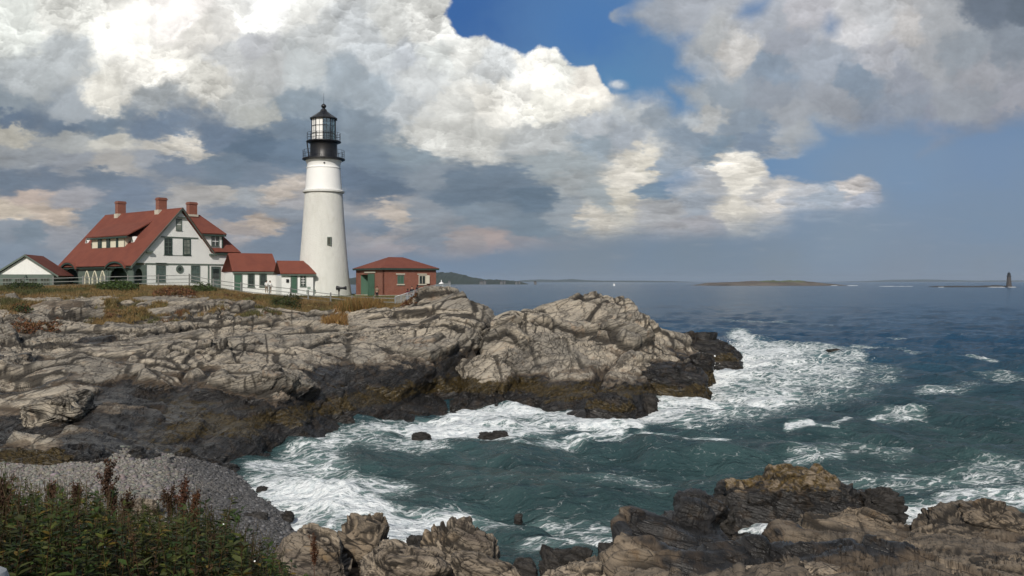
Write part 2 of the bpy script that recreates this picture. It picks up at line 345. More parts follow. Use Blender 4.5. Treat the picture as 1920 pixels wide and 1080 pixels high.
# ============================================================ rock
def rock_mat(name, light, mid, dark, tint, fine=1.0, weedc=(.062, .043, .014), darkc=(.013, .012, .011), brown=(.085, .062, .042)):
    t = NT(name); v = t.coords()
    bed = t.n.new('ShaderNodeAttribute'); bed.attribute_name = 'bed'          # position in the rock's own bedding frame
    mp = t.n.new('ShaderNodeMapping'); t.l.new(bed.outputs['Vector'], mp.inputs[0]); mp.inputs['Scale'].default_value = (.35, .5, 2.6); vb = mp.outputs[0]
    big = t.noise(v, .22*fine, 4, .6, .4); med = t.noise(vb, .75*fine, 6, .62, .2); sm = t.noise(vb, 3.2*fine, 5, .62); gr = t.noise(v, 26*fine, 3, .7)
    blk = t.attr('block')
    c = t.mix(t.ramp(t.math('ADD', big, t.math('MULTIPLY', t.math('SUBTRACT', blk, .5), .35)), (.36, .62)), light, mid)
    c = t.mix(t.math('MULTIPLY', t.ramp(blk, (.8, .9)), .5), c, tint)
    c = t.mix(t.math('MULTIPLY', t.ramp(med, (.50, .66)), .8), c, dark)
    c = t.mix(t.math('MULTIPLY', t.ramp(t.noise(v, .7*fine, 4, .65, 1.), (.57, .7)), .6), c, tint)
    c = t.mix(t.math('MULTIPLY', t.ramp(sm, (.52, .70)), .6), c, tuple(x*.35 for x in mid))
    c = t.mix(t.math('MULTIPLY', t.ramp(gr, (.45, .8)), .3), c, tuple(min(1, x*1.4) for x in light))
    c = t.mix(t.math('MULTIPLY', t.ramp(t.noise(v, 2.6*fine, 5, .7, .5), (.60, .68)), .55), c, tuple(x*.5 for x in dark))    # lichen and soot-dark stains
    crack = t.attr('crack'); c = t.mix(t.math('MULTIPLY', t.ramp(crack, (.1, .8)), .88), c, (.012, .010, .008))  # near-black painted into the cracks for the shade inside them
    ws = t.n.new('ShaderNodeVectorMath'); ws.operation = 'MULTIPLY_ADD'; wn_ = t.n.new('ShaderNodeTexNoise'); t.l.new(vb, wn_.inputs['Vector']); wn_.inputs['Scale'].default_value = .8*fine; wn_.inputs['Detail'].default_value = 4
    t.l.new(wn_.outputs['Color'], ws.inputs[0]); ws.inputs[1].default_value = (.55/fine,)*3; t.l.new(vb, ws.inputs[2])
    fk = .62 if fine == 1 else .22; fa = t.voro(ws.outputs[0], .8*fine*(1 if fine == 1 else .55), 'DISTANCE_TO_EDGE').outputs['Distance']; fb = t.voro(ws.outputs[0], 2.3*fine, 'DISTANCE_TO_EDGE').outputs['Distance']
    fis = t.math('MAXIMUM', t.math('SUBTRACT', 1, t.ramp(fa, (.004, .035))), t.math('MULTIPLY', t.math('SUBTRACT', 1, t.ramp(fb, (.004, .05))), t.ramp(med, (.42, .6))))
    c = t.mix(t.math('MULTIPLY', fis, fk), c, (.02, .016, .012))       # fine dark fractures
    n2 = t.noise(v, 1.1*fine, 6, .65)
    drk = t.math('ADD', t.attr('dark'), t.math('MULTIPLY', t.math('SUBTRACT', n2, .5), .9))
    c = t.mix(t.math('MULTIPLY', t.ramp(drk, (.12, .40)), .75), c, brown)
    dk = t.ramp(drk, (.40, .72))
    dcol = t.mix(t.ramp(sm, (.42, .66)), darkc, tuple(x*2.4 for x in darkc)); dcol = t.mix(t.math('MULTIPLY', t.ramp(n2, (.5, .62)), .6), dcol, tuple(x*.55 for x in brown))
    c = t.mix(dk, c, dcol)
    n3 = t.noise(v, 2.4*fine, 5, .7)
    wd = t.ramp(t.math('ADD', t.attr('weed'), t.math('MULTIPLY', t.math('SUBTRACT', n3, .56), 2.4)), (.40, .75))
    wcol = t.mix(t.ramp(t.noise(t.coords((1, 1, .35)), 6*fine, 4, .65), (.38, .62)), weedc, tuple(x*.3 for x in weedc))
    c = t.mix(wd, c, wcol)
    foam = t.attr('wash'); fn = t.noise(t.coords((1, 1, .22)), 4.5, 6, .75)
    c = t.mix(t.ramp(t.math('ADD', foam, t.math('SUBTRACT', fn, .5)), (.5, .60)), c, (.7, .75, .76))
    g = t.attr('soil'); gn = t.noise(v, 1.3, 5, .7); gn2 = t.noise(v, .35, 3, .6)
    gc = t.mix(t.ramp(gn, (.35, .65)), (.16, .115, .045), (.075, .072, .025)); gc = t.mix(t.ramp(gn2, (.5, .62)), gc, (.12, .055, .028))
    c = t.mix(t.ramp(t.math('ADD', g, t.math('MULTIPLY', t.math('SUBTRACT', gn, .5), 1.1)), (.4, .6)), c, gc)
    lawn = t.attr('lawn'); c = t.mix(lawn, c, t.mix(t.ramp(gn, (.35, .65)), (.05, .09, .018), (.085, .115, .03)))
    h = t.math('ADD', t.math('MULTIPLY', sm, .7), t.math('MULTIPLY', gr, .12)); h = t.math('ADD', h, t.math('MULTIPLY', med, .7))
    vo = t.voro(vb, 1.5*fine, 'DISTANCE_TO_EDGE'); h = t.math('ADD', h, t.math('MULTIPLY', t.ramp(vo.outputs['Distance'], (0., .05)), .35)); h = t.math('SUBTRACT', h, t.math('MULTIPLY', fis, fk*.7))
    nrm = t.bump(h, .8, .17/fine)
    ro = t.mix(dk, (.9, .9, .9), (.36, .36, .36))
    return t.out(c, ro, nrm, .35)
def strata(P, dip=(.30, -.28, .91)):
    n = np.array(dip); n = n/np.linalg.norm(n); a = np.cross(n, (0, 1, 0)); a /= np.linalg.norm(a); b = np.cross(n, a)
    return P@a, P@b, P@n
def rock_relief(P, sizes, seed=1, dip=(.30, -.28, .91)):
    """height of the blocky layered relief at points P, how deep in a crack each one is, and which block it belongs to. sizes: (block length, amplitude)"""
    sh = P.shape[:-1]; Q = P.reshape(-1, 3).astype(F32); x, y, z = strata(Q, dip)
    D = np.zeros(len(Q), F32); K = np.zeros(len(Q), F32); B = np.zeros(len(Q), F32)
    w = fbm(x/9, y/9, z/9, 2, seed+90)*.9; w2 = fbm(x/9+9, y/9, z/9, 2, seed+91)*.9
    big = fbm(x/sizes[0][0]/2, y/sizes[0][0]/2, z/sizes[0][0], 3, seed+95)
    for k, (s, a) in enumerate(sizes):
        # long slabs parted along the bedding; each has its own height and its own tilt
        f1, f2, i, tl = worley((x+w*s*.25)/(s*1.7), (y+w2*s*.25)/(s*.8), (z+w*s*.12)/(s*.5), seed+k*3, jit=.85, tilt=True)
        e = f2-f1; ck = 1-sstep(.0, .085, e)
        loc = 1 if k == 0 else np.clip(.75+big*1.6, .2, 1.5)
        ed = sstep(0, .11, e); D += a*loc*(((i-.5)*1.3+tl*3.2)*ed-ck*.5)
        K = np.maximum(K, ck*loc*(1, .9, .6, .35)[min(k, 3)]); B += i*(.5, .3, .2, 0)[min(k, 3)]
    s0 = sizes[0][0]; am = sizes[0][1]
    for th, a in ((s0*.22, am*.42), (s0*.075, am*.15)):     # beds: each step of the layering stands a little proud of the next
        u = z/th+w*.4; fr = u-np.floor(u); rr = _rnd(_hash(np.floor(u).astype(np.int64), np.zeros(len(u), np.int64), np.zeros(len(u), np.int64), seed+5))
        loc = np.clip(.5+big*1.5+(rr-.4)*1.2, 0, 1.3); D += a*loc*(fr-.5-sstep(.74, 1, fr)*fr); K = np.maximum(K, sstep(.84, .93, fr)*(1-sstep(.97, 1, fr))*.7*np.minimum(loc, 1)*(rr > .35))
    D += am*.9*big+am*.07*fbm(x/s0*3, y/s0*3, z/s0*6, 4, seed+60, .6)
    B = np.clip((B-.5)*1.6+.5, 0, 1)
    return D.reshape(sh), K.reshape(sh), B.reshape(sh), np.stack([x, y, z], -1).reshape(sh+(3,))
def spline1(xs, ys, q):
    """smooth curve through (xs, ys) without overshoot"""
    xs = np.asarray(xs, float); ys = np.asarray(ys, float); h = np.diff(xs); d = np.diff(ys, axis=0)/(h if ys.ndim == 1 else h.reshape((-1,)+(1,)*(ys.ndim-1)))
    m = np.zeros_like(ys); m[0] = d[0]; m[-1] = d[-1]
    s = np.sign(d[1:])*np.sign(d[:-1]) > 0
    m[1:-1] = np.where(s, 2*d[1:]*d[:-1]/(d[1:]+d[:-1]+np.where(s, 0, 1)), 0)
    i = np.clip(np.searchsorted(xs, q)-1, 0, len(xs)-2); t = (q-xs[i])/h[i]; hh = h[i]
    if ys.ndim > 1: t = t.reshape((-1,)+(1,)*(ys.ndim-1)); hh = hh.reshape(t.shape)
    return ((2*t**3-3*t**2+1)*ys[i]+(t**3-2*t**2+t)*hh*m[i]+(-2*t**3+3*t**2)*ys[i+1]+(t**3-t**2)*hh*m[i+1])
def loft(lines, p0, p1, step, rows, back=None):
    """lines: list of {photo column: (py, Y)} tables; each becomes one contour of the land in world space.
    rows: vertices between each pair of contours. back: extra contours as {column: (z, Y)}"""
    cols = np.arange(p0, p1+step, step); W = []
    for kind, tb in lines:
        ks = sorted(tb); A = np.array([tb[k] for k in ks], float)
        v = spline1(ks, A, np.clip(cols, ks[0], ks[-1]))
        Y = v[:, 1]; z = CAMZ-(v[:, 0]-527.5)/FP*Y if kind == 'p' else v[:, 0]
        W.append(np.stack([(cols-960)/FP*Y, Y, z], -1))
    W = np.array(W)                                        # contour, column, xyz
    q = np.concatenate([np.linspace(k, k+1, n, endpoint=False) for k, n in enumerate(rows)]+[[len(W)-1]])
    G = spline1(np.arange(len(W)), W, q)                   # row, column, xyz
    return G.transpose(1, 0, 2), q
def normals(G):
    du = np.gradient(G, axis=0); dv = np.gradient(G, axis=1); n = np.cross(du, dv)
    n /= np.linalg.norm(n, axis=-1, keepdims=True)+1e-9
    return np.where(n[..., 2:3].mean() < 0, -n, n)
def smooth2(n, it=6):
    for _ in range(it):
        n = n.copy(); n[1:-1] = (n[:-2]+n[1:-1]*2+n[2:])/4; n[:, 1:-1] = (n[:, :-2]+n[:, 1:-1]*2+n[:, 2:])/4
    return n/(np.linalg.norm(n, axis=-1, keepdims=True)+1e-9)
G_block = []
def even_rows(G, chans):
    """spreads each column's points evenly along its new profile, so that steep faces get their share"""
    d = np.diff(G, axis=1); ds = (np.abs(d[..., 2])+.25*np.abs(d[..., 0])+.13*np.abs(d[..., 1]))/np.maximum(G[:, 1:, 1], 6)
    pad = 5; k = np.pad(ds, ((pad, pad), (0, 0)), mode='edge'); ds = sum(k[i:i+len(ds)] for i in range(2*pad+1))/(2*pad+1)
    ds += ds.mean()*.25; s = np.concatenate([np.zeros((len(ds), 1)), np.cumsum(ds, 1)], 1); s /= s[:, -1:]
    t = np.linspace(0, 1, G.shape[1]); out = np.empty_like(G); oc = [np.empty(G.shape[:2]) for _ in chans]
    for i in range(len(G)):
        for a in range(3): out[i, :, a] = np.interp(t, s[i], G[i, :, a])
        for c, o in zip(chans, oc): o[i] = np.interp(t, s[i], c[i])
    return out, oc
def rock_sheet(name, G, sizes, mat, seed, mask=None, q=None, tide=(2.6, .5, 1.5), extra=None, dip=(.30, -.28, .91)):
    """displaces a lofted sheet into rock and links it. tide: top of the dark band, bottom and top of the weed"""
    n = smooth2(normals(G), 25); D, K, B, bed = rock_relief(G, sizes[:2], seed, dip)
    m = np.ones(G.shape[:2]) if mask is None else mask*np.ones(G.shape[:2]); Q = np.ones(G.shape[:2])*(np.arange(G.shape[1]) if q is None else q)[None]
    n0 = n
    G = G+n*(D*m)[..., None]
    G, (m, Q, K, B, nx_, ny_, nz_) = even_rows(G, [m, Q, K, B, n0[..., 0], n0[..., 1], n0[..., 2]]); n0 = np.stack([nx_, ny_, nz_], -1)
    for _ in range(3):                                     # wears the stair-steps of the grid off the new edges
        G = G.copy(); G[1:-1] = (G[:-2]+G[1:-1]*2+G[2:])/4; G[:, 1:-1] = (G[:, :-2]+G[:, 1:-1]*2+G[:, 2:])/4
    # the smaller breaks are cut into the faces the large ones left
    n = smooth2(normals(G), 3); n = n*np.where((n*n0).sum((-1)).mean() < 0, -1, 1)
    D2, K2, B2, bed = rock_relief(G, sizes[2:]+((sizes[-1][0]*.45, sizes[-1][1]*.4),), seed+31, dip); w_ = sizes[0][0]*1.6; calm = .3+.7*sstep(-.12, .3, fbm(G[..., 0]/w_, G[..., 1]/w_, G[..., 2]/w_*2, 3, seed+13)); G = G+n*(D2*m*calm)[..., None]; K2 = K2*calm
    K = np.maximum(K, K2*.8); B = np.clip(B*.7+B2*.3, 0, 1); bed = np.stack(strata(G.reshape(-1, 3), dip), -1)
    # a second pass in the new frame roughens faces seen edge-on
    w = sizes[-1][0]*1.6
    for a in range(3): G[..., a] += vnoise(G[..., 0]/w+a*7.7, G[..., 1]/w, G[..., 2]/w*1.6, seed+77+a)*sizes[-1][1]*.5*m
    z = G[..., 2]; wob = fbm(G[..., 0]/4, G[..., 1]/4, z/4, 4, seed+5)*.9+(B-.5)*1.4; G_block[:] = [B]
    top, w0, w1 = tide
    A = {'crack': K*m, 'dark': 1-sstep(top-.5, top+.5, z+wob), 'weed': sstep(w0-.3, w0+.1, z+wob*.5)*(1-sstep(w1-.2, w1+.4, z+wob*.8)),
         'wash': z*0, 'soil': z*0, 'lawn': z*0}
    A.update(extra(G, Q) if extra else {})
    A['block'] = B; 
    o = raw_mesh(name, G.reshape(-1, 3), grid_faces(G.shape[0], G.shape[1])[:, ::-1], mat, smooth=False, attrs={**{k: np.broadcast_to(v, z.shape).ravel() for k, v in A.items()}, 'bed': bed.reshape(-1, 3)})
    return o, G, A
ROCK = rock_mat('sea_cliff_stone', (.385, .335, .262), (.235, .212, .175), (.10, .09, .078), (.28, .19, .12))
ROCK_NEAR = rock_mat('shore_stone', (.33, .27, .20), (.20, .165, .125), (.075, .06, .05), (.21, .135, .06), 2.0)
ROCK_BROWN = rock_mat('brown_ledge_stone', (.235, .185, .13), (.15, .12, .088), (.055, .047, .038), (.14, .085, .04), 1.8, weedc=(.12, .08, .028))  # brown stone, darkened further in colour for cloud shade on the foreground
ROCK_WET = rock_mat('wet_stone', (.05, .045, .04), (.03, .028, .026), (.02, .018, .018), (.05, .035, .02), 2.0)
# ============================================================ the headland
P_, Z_ = 'p', 'z'
def T(cols, *vals): return {c: v for c, v in zip(cols, vals)}
c_ = (-300, 0, 170, 330, 500, 620, 740, 800, 850, 905, 945)
HL = [
 (Z_, T(c_, (.2,37), (.2,38), (.3,39), (-.4,41), (-1.5,48), (-1.5,57), (-1.5,61.5), (-1.5,63.5), (-1.5,65.5), (-1.5,72), (-1.5,84))),
 (P_, T(c_, (880,40), (876,40.8), (868,41.8), (886,44.5), (852,50.2), (803,59), (783,63.7), (776,65.5), (769,67.4), (745,75), (705,88))),
 (P_, T(c_, (850,42), (838,43), (838,44), (848,46.5), (812,52), (768,61), (750,66), (738,68.5), (728,71), (712,78), (675,90))),
 (P_, T(c_, (800,47), (792,48), (742,54), (742,57), (708,60), (692,66), (676,71), (660,74), (640,77), (640,82), (640,91))),
 (P_, T(c_, (720,57), (722,58), (668,66), (664,68), (650,72), (640,75), (625,79), (612,82), (600,85), (598,87), (615,91.5))),
 (P_, T(c_, (625,84), (620,85), (610,90), (604,90), (610,90), (604,90), (590,91), (580,91), (572,92), (577,91), (602,92))),
 (P_, T(c_, (568,101), (564,102), (560,105), (560,105), (575,102), (582,102), (577,100), (556,99), (547,96), (571,93.5), (600,93))),
 (P_, T(c_, (541,117), (539,117), (536,118), (537,118), (556,114), (568,110), (572,109.5), (562,107), (553,101), (574,95.5), (603,94.5))),
 (Z_, T(c_, (8.5,126), (8.55,126), (8.5,124), (8.3,124), (7.45,122), (7.25,122), (7.3,121), (7.0,116), (5.5,108), (1.5,99), (-1,97))),
 (Z_, T(c_, (8.5,165), (8.5,165), (8.4,162), (8.2,160), (7.6,158), (7.3,152), (7.4,147), (7.3,144), (4.5,112), (-1,102), (-1.2,99))),
 (Z_, T(c_, (-2,190), (-2,190), (-2,190), (-2,185), (-2,178), (-2,165), (-2,158), (-2,150), (-2,118), (-2,105), (-2,101))),
]
G0, q0 = loft(HL, -300, 952, 1.7, (10, 40, 80, 90, 100, 90, 84, 50, 20, 10))
PXc = np.arange(-300, 952+1.7, 1.7)[:, None]
def img_y(G): return 527.5+(CAMZ-G[..., 2])/G[..., 1]*FP
def flat_f(q): return sstep(6.45, 6.95, q)*(1-sstep(9.0, 9.6, q))*sstep(870, 790, PXc)     # the tended top, where the houses stand
q_ = q0[None]*np.ones_like(PXc)
rough_top = sstep(5.2, 6.4, q_)*sstep(790, 700, PXc)
msk = (1-flat_f(q_))*(1-.5*rough_top)*(sstep(0, .6, q_)*.8+.2)
def head_extra(G, q):
    x, y, z = G[..., 0], G[..., 1], G[..., 2]; flat = flat_f(q)
    n = fbm(x/7, y/7, z/7, 5, 71, .6); B = G_block[0]
    s = sstep(5.3, 6.7, q)*sstep(800, 735, PXc)
    s = np.clip(s*(.55+.45*sstep(6.0, 6.6, q))+.7*sstep(.06, .3, n)*sstep(4.5, 5.2, q)*sstep(760, 450, PXc), 0, 1)
    s = np.clip(s+n*.5*sstep(5.0, 6.2, q), 0, 1)*sstep(4.2, 4.8, q)
    n2 = fbm(x/3, y/3, z/3, 3, 72)
    lawn = sstep(.45, .7, flat+n2*.15)
    lawn2 = sstep(.25, .4, n+.25*n2-.02*(q-6))*sstep(5.9, 6.3, q)*sstep(800, 600, PXc)*.8
    dk = 1-sstep(2.0, 3.3, z+n*1.3+(B-.5)*1.6+.9*sstep(160, 60, PXc)-.5*sstep(500, 800, PXc))
    dk = np.maximum(dk, .75*sstep(.12, .3, fbm(x/5, y/5, z/3, 4, 79))*sstep(420, 220, PXc)*sstep(3.2, 3.8, q)*sstep(6.2, 5.2, q)); wet = 1-sstep(.35, 1.0, z+n*.6+(B-.5)*.8)  # weed-free black foot: wet rock, with the overhang's shade put into the colour
    wd = 1.05*(sstep(.4, .9, z+n*.4)*(1-sstep(1.4, 2.3, z+n*1.1+(B-.5))))*sstep(120, 420, PXc)+.5*sstep(.05, .3, n)*sstep(420, 120, PXc)*(z < 2.4)
    return {'soil': s, 'lawn': np.maximum(lawn, lawn2), 'dark': np.clip(dk, 0, 1), 'weed': wd*(1-wet)}
headland, GH, AH = rock_sheet('headland', G0, ((7.5, .60), (3.0, .34), (1.15, .17), (.45, .06)), ROCK, 3, msk, q0, (2.8, .4, 1.6), head_extra, dip=(-.3, -.15, .94))
tag(headland, 'grey and tan layered rock headland with dry grass on top', 'headland', kind='structure')
def ground_z(x, y):
    """height of the headland's top under a point"""
    d = (GH[..., 0]-x)**2+(GH[..., 1]-y)**2; i = np.unravel_index(np.argmin(d), d.shape); return float(GH[i][2])
# ============================================================ the rock outcrop at the point
c_ = (845, 862, 885, 925, 960, 1000, 1045, 1080, 1120, 1165, 1200, 1245, 1285, 1305)
OC = [
 (Z_, T(c_, (-1.5,66), (-1.5,65), (-1.5,64), (-1.5,64), (-1.5,64), (-1.5,63), (-1.5,62), (-1.5,61), (-1.5,60.5), (-1.5,60), (-1.5,63), (-1.5,67), (-1.5,74), (-1.5,79))),
 (P_, T(c_, (772,67), (772,67), (771,67), (772,66.7), (771,67), (773,66.4), (781,64.3), (786,63), (788,62.4), (789,62.2), (771,66.8), (747,74), (737,78), (730,80))),
 (P_, T(c_, (755,68.5), (738,69), (732,69), (730,69), (732,69.5), (735,69), (738,68), (740,67), (742,66.5), (740,67), (722,70.5), (706,76), (700,80), (712,81))),
 (P_, T(c_, (748,69.5), (730,71), (702,73), (680,74), (672,75), (672,75), (684,73), (690,73), (695,72), (692,73), (684,75), (676,79), (672,83), (690,83))),
 (P_, T(c_, (745,70), (727,72.5), (690,75.5), (652,78), (628,80), (620,82), (624,82), (625,82), (628,81), (630,81), (636,81), (642,83), (650,85), (668,85))),
 (P_, T(c_, (744,70.5), (726,73.5), (682,77.5), (632,81.5), (588,85), (585,87), (580,88), (566,89), (562,89), (570,89), (592,88), (612,88), (634,88), (655,87))),
 (P_, T(c_, (744,71), (726,74), (680,78.5), (618,83), (580,87), (576,89), (567,91), (554,92), (551,92.5), (560,92), (584,91), (605,90.5), (624,90), (650,88))),
 (Z_, T(c_, (.2,72), (.5,76), (2.2,80.5), (3.6,86), (4.5,91), (5,94), (5,96), (6,98), (6,98), (5,97), (3.5,95), (2,93), (1,92), (0,90))),
 (Z_, T(c_, (-2,73), (-2,78), (-2,84), (-2,92), (-2,98), (-2,102), (-2,104), (-2,105), (-2,105), (-2,103), (-2,101), (-2,98), (-2,95), (-2,92))),
]
G1, q1 = loft(OC, 843, 1309, 1.4, (8, 40, 56, 76, 70, 24, 16, 14))
PX1 = np.arange(843, 1309+1.4, 1.4)[:, None]
def oc_extra(G, q):
    x, y, z = G[..., 0], G[..., 1], G[..., 2]; n = fbm(x/5, y/5, z/5, 5, 171, .6)
    bo = (G_block[0]-.5)*1.5; wet = 1-sstep(.4, 1.0, z+n*.7+bo*.5)  # black foot band: wet, and coloured dark for the undercut's shade too
    dk = 1-sstep(1.2, 2.9, z+n*1.7+bo+1.1*sstep(1010, 900, PX1)*sstep(1.0, 2., z))
    wd = 1.05*sstep(.5, 1.0, z+n*.7)*(1-sstep(1.3, 2.3, z+n*1.3+bo*.6))*sstep(1330, 1200, PX1)
    wash = np.exp(-((PX1-1125)/34.)**2)*sstep(-1.5, .3, z)*(1-sstep(.3, 1.3, z))*.58
    return {'dark': dk, 'weed': wd*(1-wet), 'wash': wash*np.ones_like(z)}
outcrop, GO, AO = rock_sheet('rock_outcrop', G1, ((5.5, .70), (2.3, .36), (.95, .15), (.4, .055)), ROCK, 11, (sstep(0, .6, q1)[None]*.75+.25)*np.ones_like(PX1), None, (2.6, .4, 1.6), oc_extra, dip=(-.35, -.3, .88))
tag(outcrop, 'large pale domed rock outcrop with dark wet foot at the end of the headland', 'rock')
# ---- boulders and sea rocks: displaced ellipsoids
def boulder(name, label, px, py, Y, w, h, d, mat, seed, tide=(-9, -9, -9), group=None, cat='rock', sink=.3, n=(150, 90), sizes=None, tilt=0, box=.35, yaw=0, base_z=None, n_extra=None):
    """w, h, d in metres; (px, py) is the middle of its top edge seen from the eye"""
    top = at(px, py, Y); cx, cy, cz = top[0], top[1], top[2]-h/2
    a = np.linspace(0, 2*np.pi, n[0]); b = np.linspace(-np.pi/2, np.pi/2, n[1]); A, B = np.meshgrid(a, b, indexing='ij')
    e = 1-box
    f = lambda t: np.sign(t)*np.abs(t)**e
    S = np.stack([f(np.cos(A))*f(np.cos(B))*w/2, f(np.sin(A))*f(np.cos(B))*d/2, f(np.sin(B))*h/2], -1)
    ct, st = math.cos(tilt), math.sin(tilt); S = np.stack([S[..., 0]*ct-S[..., 2]*st, S[..., 1], S[..., 0]*st+S[..., 2]*ct], -1)
    ct, st = math.cos(yaw), math.sin(yaw); S = np.stack([S[..., 0]*ct-S[..., 1]*st, S[..., 0]*st+S[..., 1]*ct, S[..., 2]], -1)
    G = S+np.array([cx, cy, cz]); nn = S/(np.linalg.norm(S, axis=-1, keepdims=True)+1e-6)
    m = max(w, h, d); sz = sizes or ((m*.5, m*.07), (m*.22, m*.04), (m*.09, m*.016))
    D, K, BB, bed = rock_relief(G, sz[:2], seed); D[-1] = D[0]; G = G+nn*D[..., None]; D2, K2, B2, _ = rock_relief(G, sz[1:], seed+9); D2[-1] = D2[0]; G = G+nn*D2[..., None]*.5; K = np.maximum(K, K2*.8); bed = np.stack(strata(G.reshape(-1, 3)), -1)
    G[:, 0] = G[:, 0].mean(0); G[:, -1] = G[:, -1].mean(0)
    z = G[..., 2]; wob = fbm(G[..., 0]/m*2, G[..., 1]/m*2, z/m*2, 3, seed)*.4*m*.3; tp, w0, w1 = tide
    at_ = {'crack': K, 'dark': 1-sstep(tp-.2, tp+.2, z+wob), 'weed': sstep(w0-.1, w0+.1, z+wob)*(1-sstep(w1-.2, w1+.2, z+wob)), 'wash': z*0, 'soil': z*0, 'lawn': z*0}
    o = raw_mesh(name, G.reshape(-1, 3), grid_faces(*n), mat, smooth=False, attrs={**{k: v.ravel() for k, v in at_.items()}, 'block': BB.ravel(), 'bed': bed.reshape(-1, 3)})
    return tag(o, label, cat, group)
boulder('rock_ledge', 'low black ledge awash beyond the pale outcrop where waves break', 1308, 634, 103, 8.0, 4.2, 8, ROCK, 21, (9, -.2, .3), tilt=-.03, box=.5)
boulder('rock_ledge', 'low brown and black rock running out into the surf past the black ledge', 1345, 660, 98, 4.6, 3.0, 5, ROCK, 22, (9, .9, 1.9), tilt=-.14)
boulder('boulder', 'square dark boulder with brown weed at the right foot of the pale outcrop', 1306, 668, 82, 2.3, 3.6, 4, ROCK, 23, (9, .1, 1.5), box=.55)
boulder('boulder', 'dark broad boulder with brown weed skirt under the right shoulder of the outcrop', 1255, 690, 76, 6.2, 4.6, 6, ROCK, 24, (9, .1, 1.3), box=.5, tilt=-.05)
boulder('boulder', 'black rock streaming with white water at the front foot of the outcrop', 1140, 742, 63.5, 3.6, 3.4, 3, ROCK, 25, (9, .7, 1.3), box=.3)
boulder('sea_rock', 'small black rock in the surf right of the outcrop front foot', 1219, 741, 66.5, .95, 1.5, 1.2, ROCK_WET, 26, n=(60, 40))
boulder('sea_rock', 'flat black rock awash in the white surf, left of two in the cove', 790, 811, 57, 1.15, .8, 1.0, ROCK_WET, 27, n=(60, 40))
boulder('sea_rock', 'larger black rock awash in the cove just outside the white surf', 925, 811, 57, 1.75, .95, 1.5, ROCK_WET, 28, n=(70, 44))
boulder('sea_rock', 'round black rock half buried in foam near the outcrop foot', 942, 782, 62, .75, .9, .9, ROCK_WET, 29, n=(60, 40))
boulder('sea_rock', 'tiny dark rock breaking the green water of the cove', 972, 964, 37, .32, .4, .4, ROCK_WET, 30, n=(40, 30))
boulder('sea_rock', 'thin black rock showing at the crest of the far breaking wave', 1571, 655, 121, 2.9, .9, 1.6, ROCK_WET, 31, n=(60, 40))
boulder('boulder', 'pale tilted slab of rock with a dark hollow beneath on the left shore', 112, 744, 51, 3.1, 1.5, 3.0, ROCK, 33, tilt=.32, box=.6)
boulder('boulder', 'brown stained low rock lying at the head of the pebble beach', 60, 846, 42, 4.6, 1.6, 3.0, ROCK, 34, (9, 1.0, 2.2), box=.4)
boulder('beach_stone', 'large rounded pale stone lying among the dry pebbles', 268, 936, 33.5, 1.2, .7, .9, ROCK_NEAR, 81, n=(70, 44), box=.15)
boulder('beach_stone', 'flat dark wet stone where the pebbles meet the wash', 470, 962, 35.5, 1.3, .6, 1.0, ROCK_WET, 82, n=(70, 44), box=.2)
boulder('beach_stone', 'small dark stone alone in the foam off the pebble beach', 540, 958, 37.0, .45, .5, .45, ROCK_WET, 83, n=(50, 34), box=.2)
boulder('beach_stone', 'small reddish dark stone at the foam edge of the pebble beach', 492, 912, 41.0, .6, .55, .5, ROCK_WET, 84, n=(50, 34), box=.2)
# ============================================================ foreground ledge, right
c_ = (1120, 1150, 1168, 1200, 1260, 1320, 1345, 1375, 1440, 1465, 1520, 1600, 1645, 1700, 1745, 1790, 1860, 1920, 2100)
top = (1090, 1040, 962, 955, 955, 952, 972, 1024, 1026, 992, 962, 970, 982, 990, 985, 966, 960, 964, 950)
tY = (18, 19, 21, 22, 23, 24, 24, 23, 24, 25, 27, 28, 28.5, 29, 29, 29.5, 30, 30, 31)
LD = [
 (Z_, {c: (7.2, 5.0) for c in c_}),
 (Z_, {c: (6.2-.2*(c < 1300), 9.0) for c in c_}),
 (P_, {c: (1088 if c > 1150 else 1135, 13.5) for c in c_}),
 (P_, {c: (1046+(30 if c < 1160 else 0), 16.5+.4*max(0, (c-1400)/120)) for c in c_}),
 (P_, {c: (max(t+30, 1010) if c > 1160 else t+18, Y-2.8) for c, t, Y in zip(c_, top, tY)}),
 (P_, {c: (t+4, Y-.5) for c, t, Y in zip(c_, top, tY)}),
 (P_, {c: (t, Y+.4) for c, t, Y in zip(c_, top, tY)}),
 (Z_, {c: (.6, Y+2.4) for c, t, Y in zip(c_, top, tY)}),
 (Z_, {c: (-1.5, Y+3.6) for c, t, Y in zip(c_, top, tY)}),
]
G2, q2 = loft(LD, 1118, 2090, 1.5, (10, 20, 60, 60, 40, 14, 22, 10))
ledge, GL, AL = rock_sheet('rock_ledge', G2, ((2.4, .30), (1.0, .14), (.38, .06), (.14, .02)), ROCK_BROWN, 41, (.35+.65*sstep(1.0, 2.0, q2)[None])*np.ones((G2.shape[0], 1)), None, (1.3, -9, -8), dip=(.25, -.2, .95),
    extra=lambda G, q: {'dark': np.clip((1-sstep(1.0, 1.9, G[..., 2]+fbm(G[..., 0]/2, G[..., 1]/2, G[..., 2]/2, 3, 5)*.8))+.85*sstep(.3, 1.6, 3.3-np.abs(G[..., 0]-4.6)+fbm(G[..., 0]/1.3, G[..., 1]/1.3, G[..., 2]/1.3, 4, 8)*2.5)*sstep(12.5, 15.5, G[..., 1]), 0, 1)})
tag(ledge, 'broad brown fractured rock ledge along the bottom right foreground', 'rock')
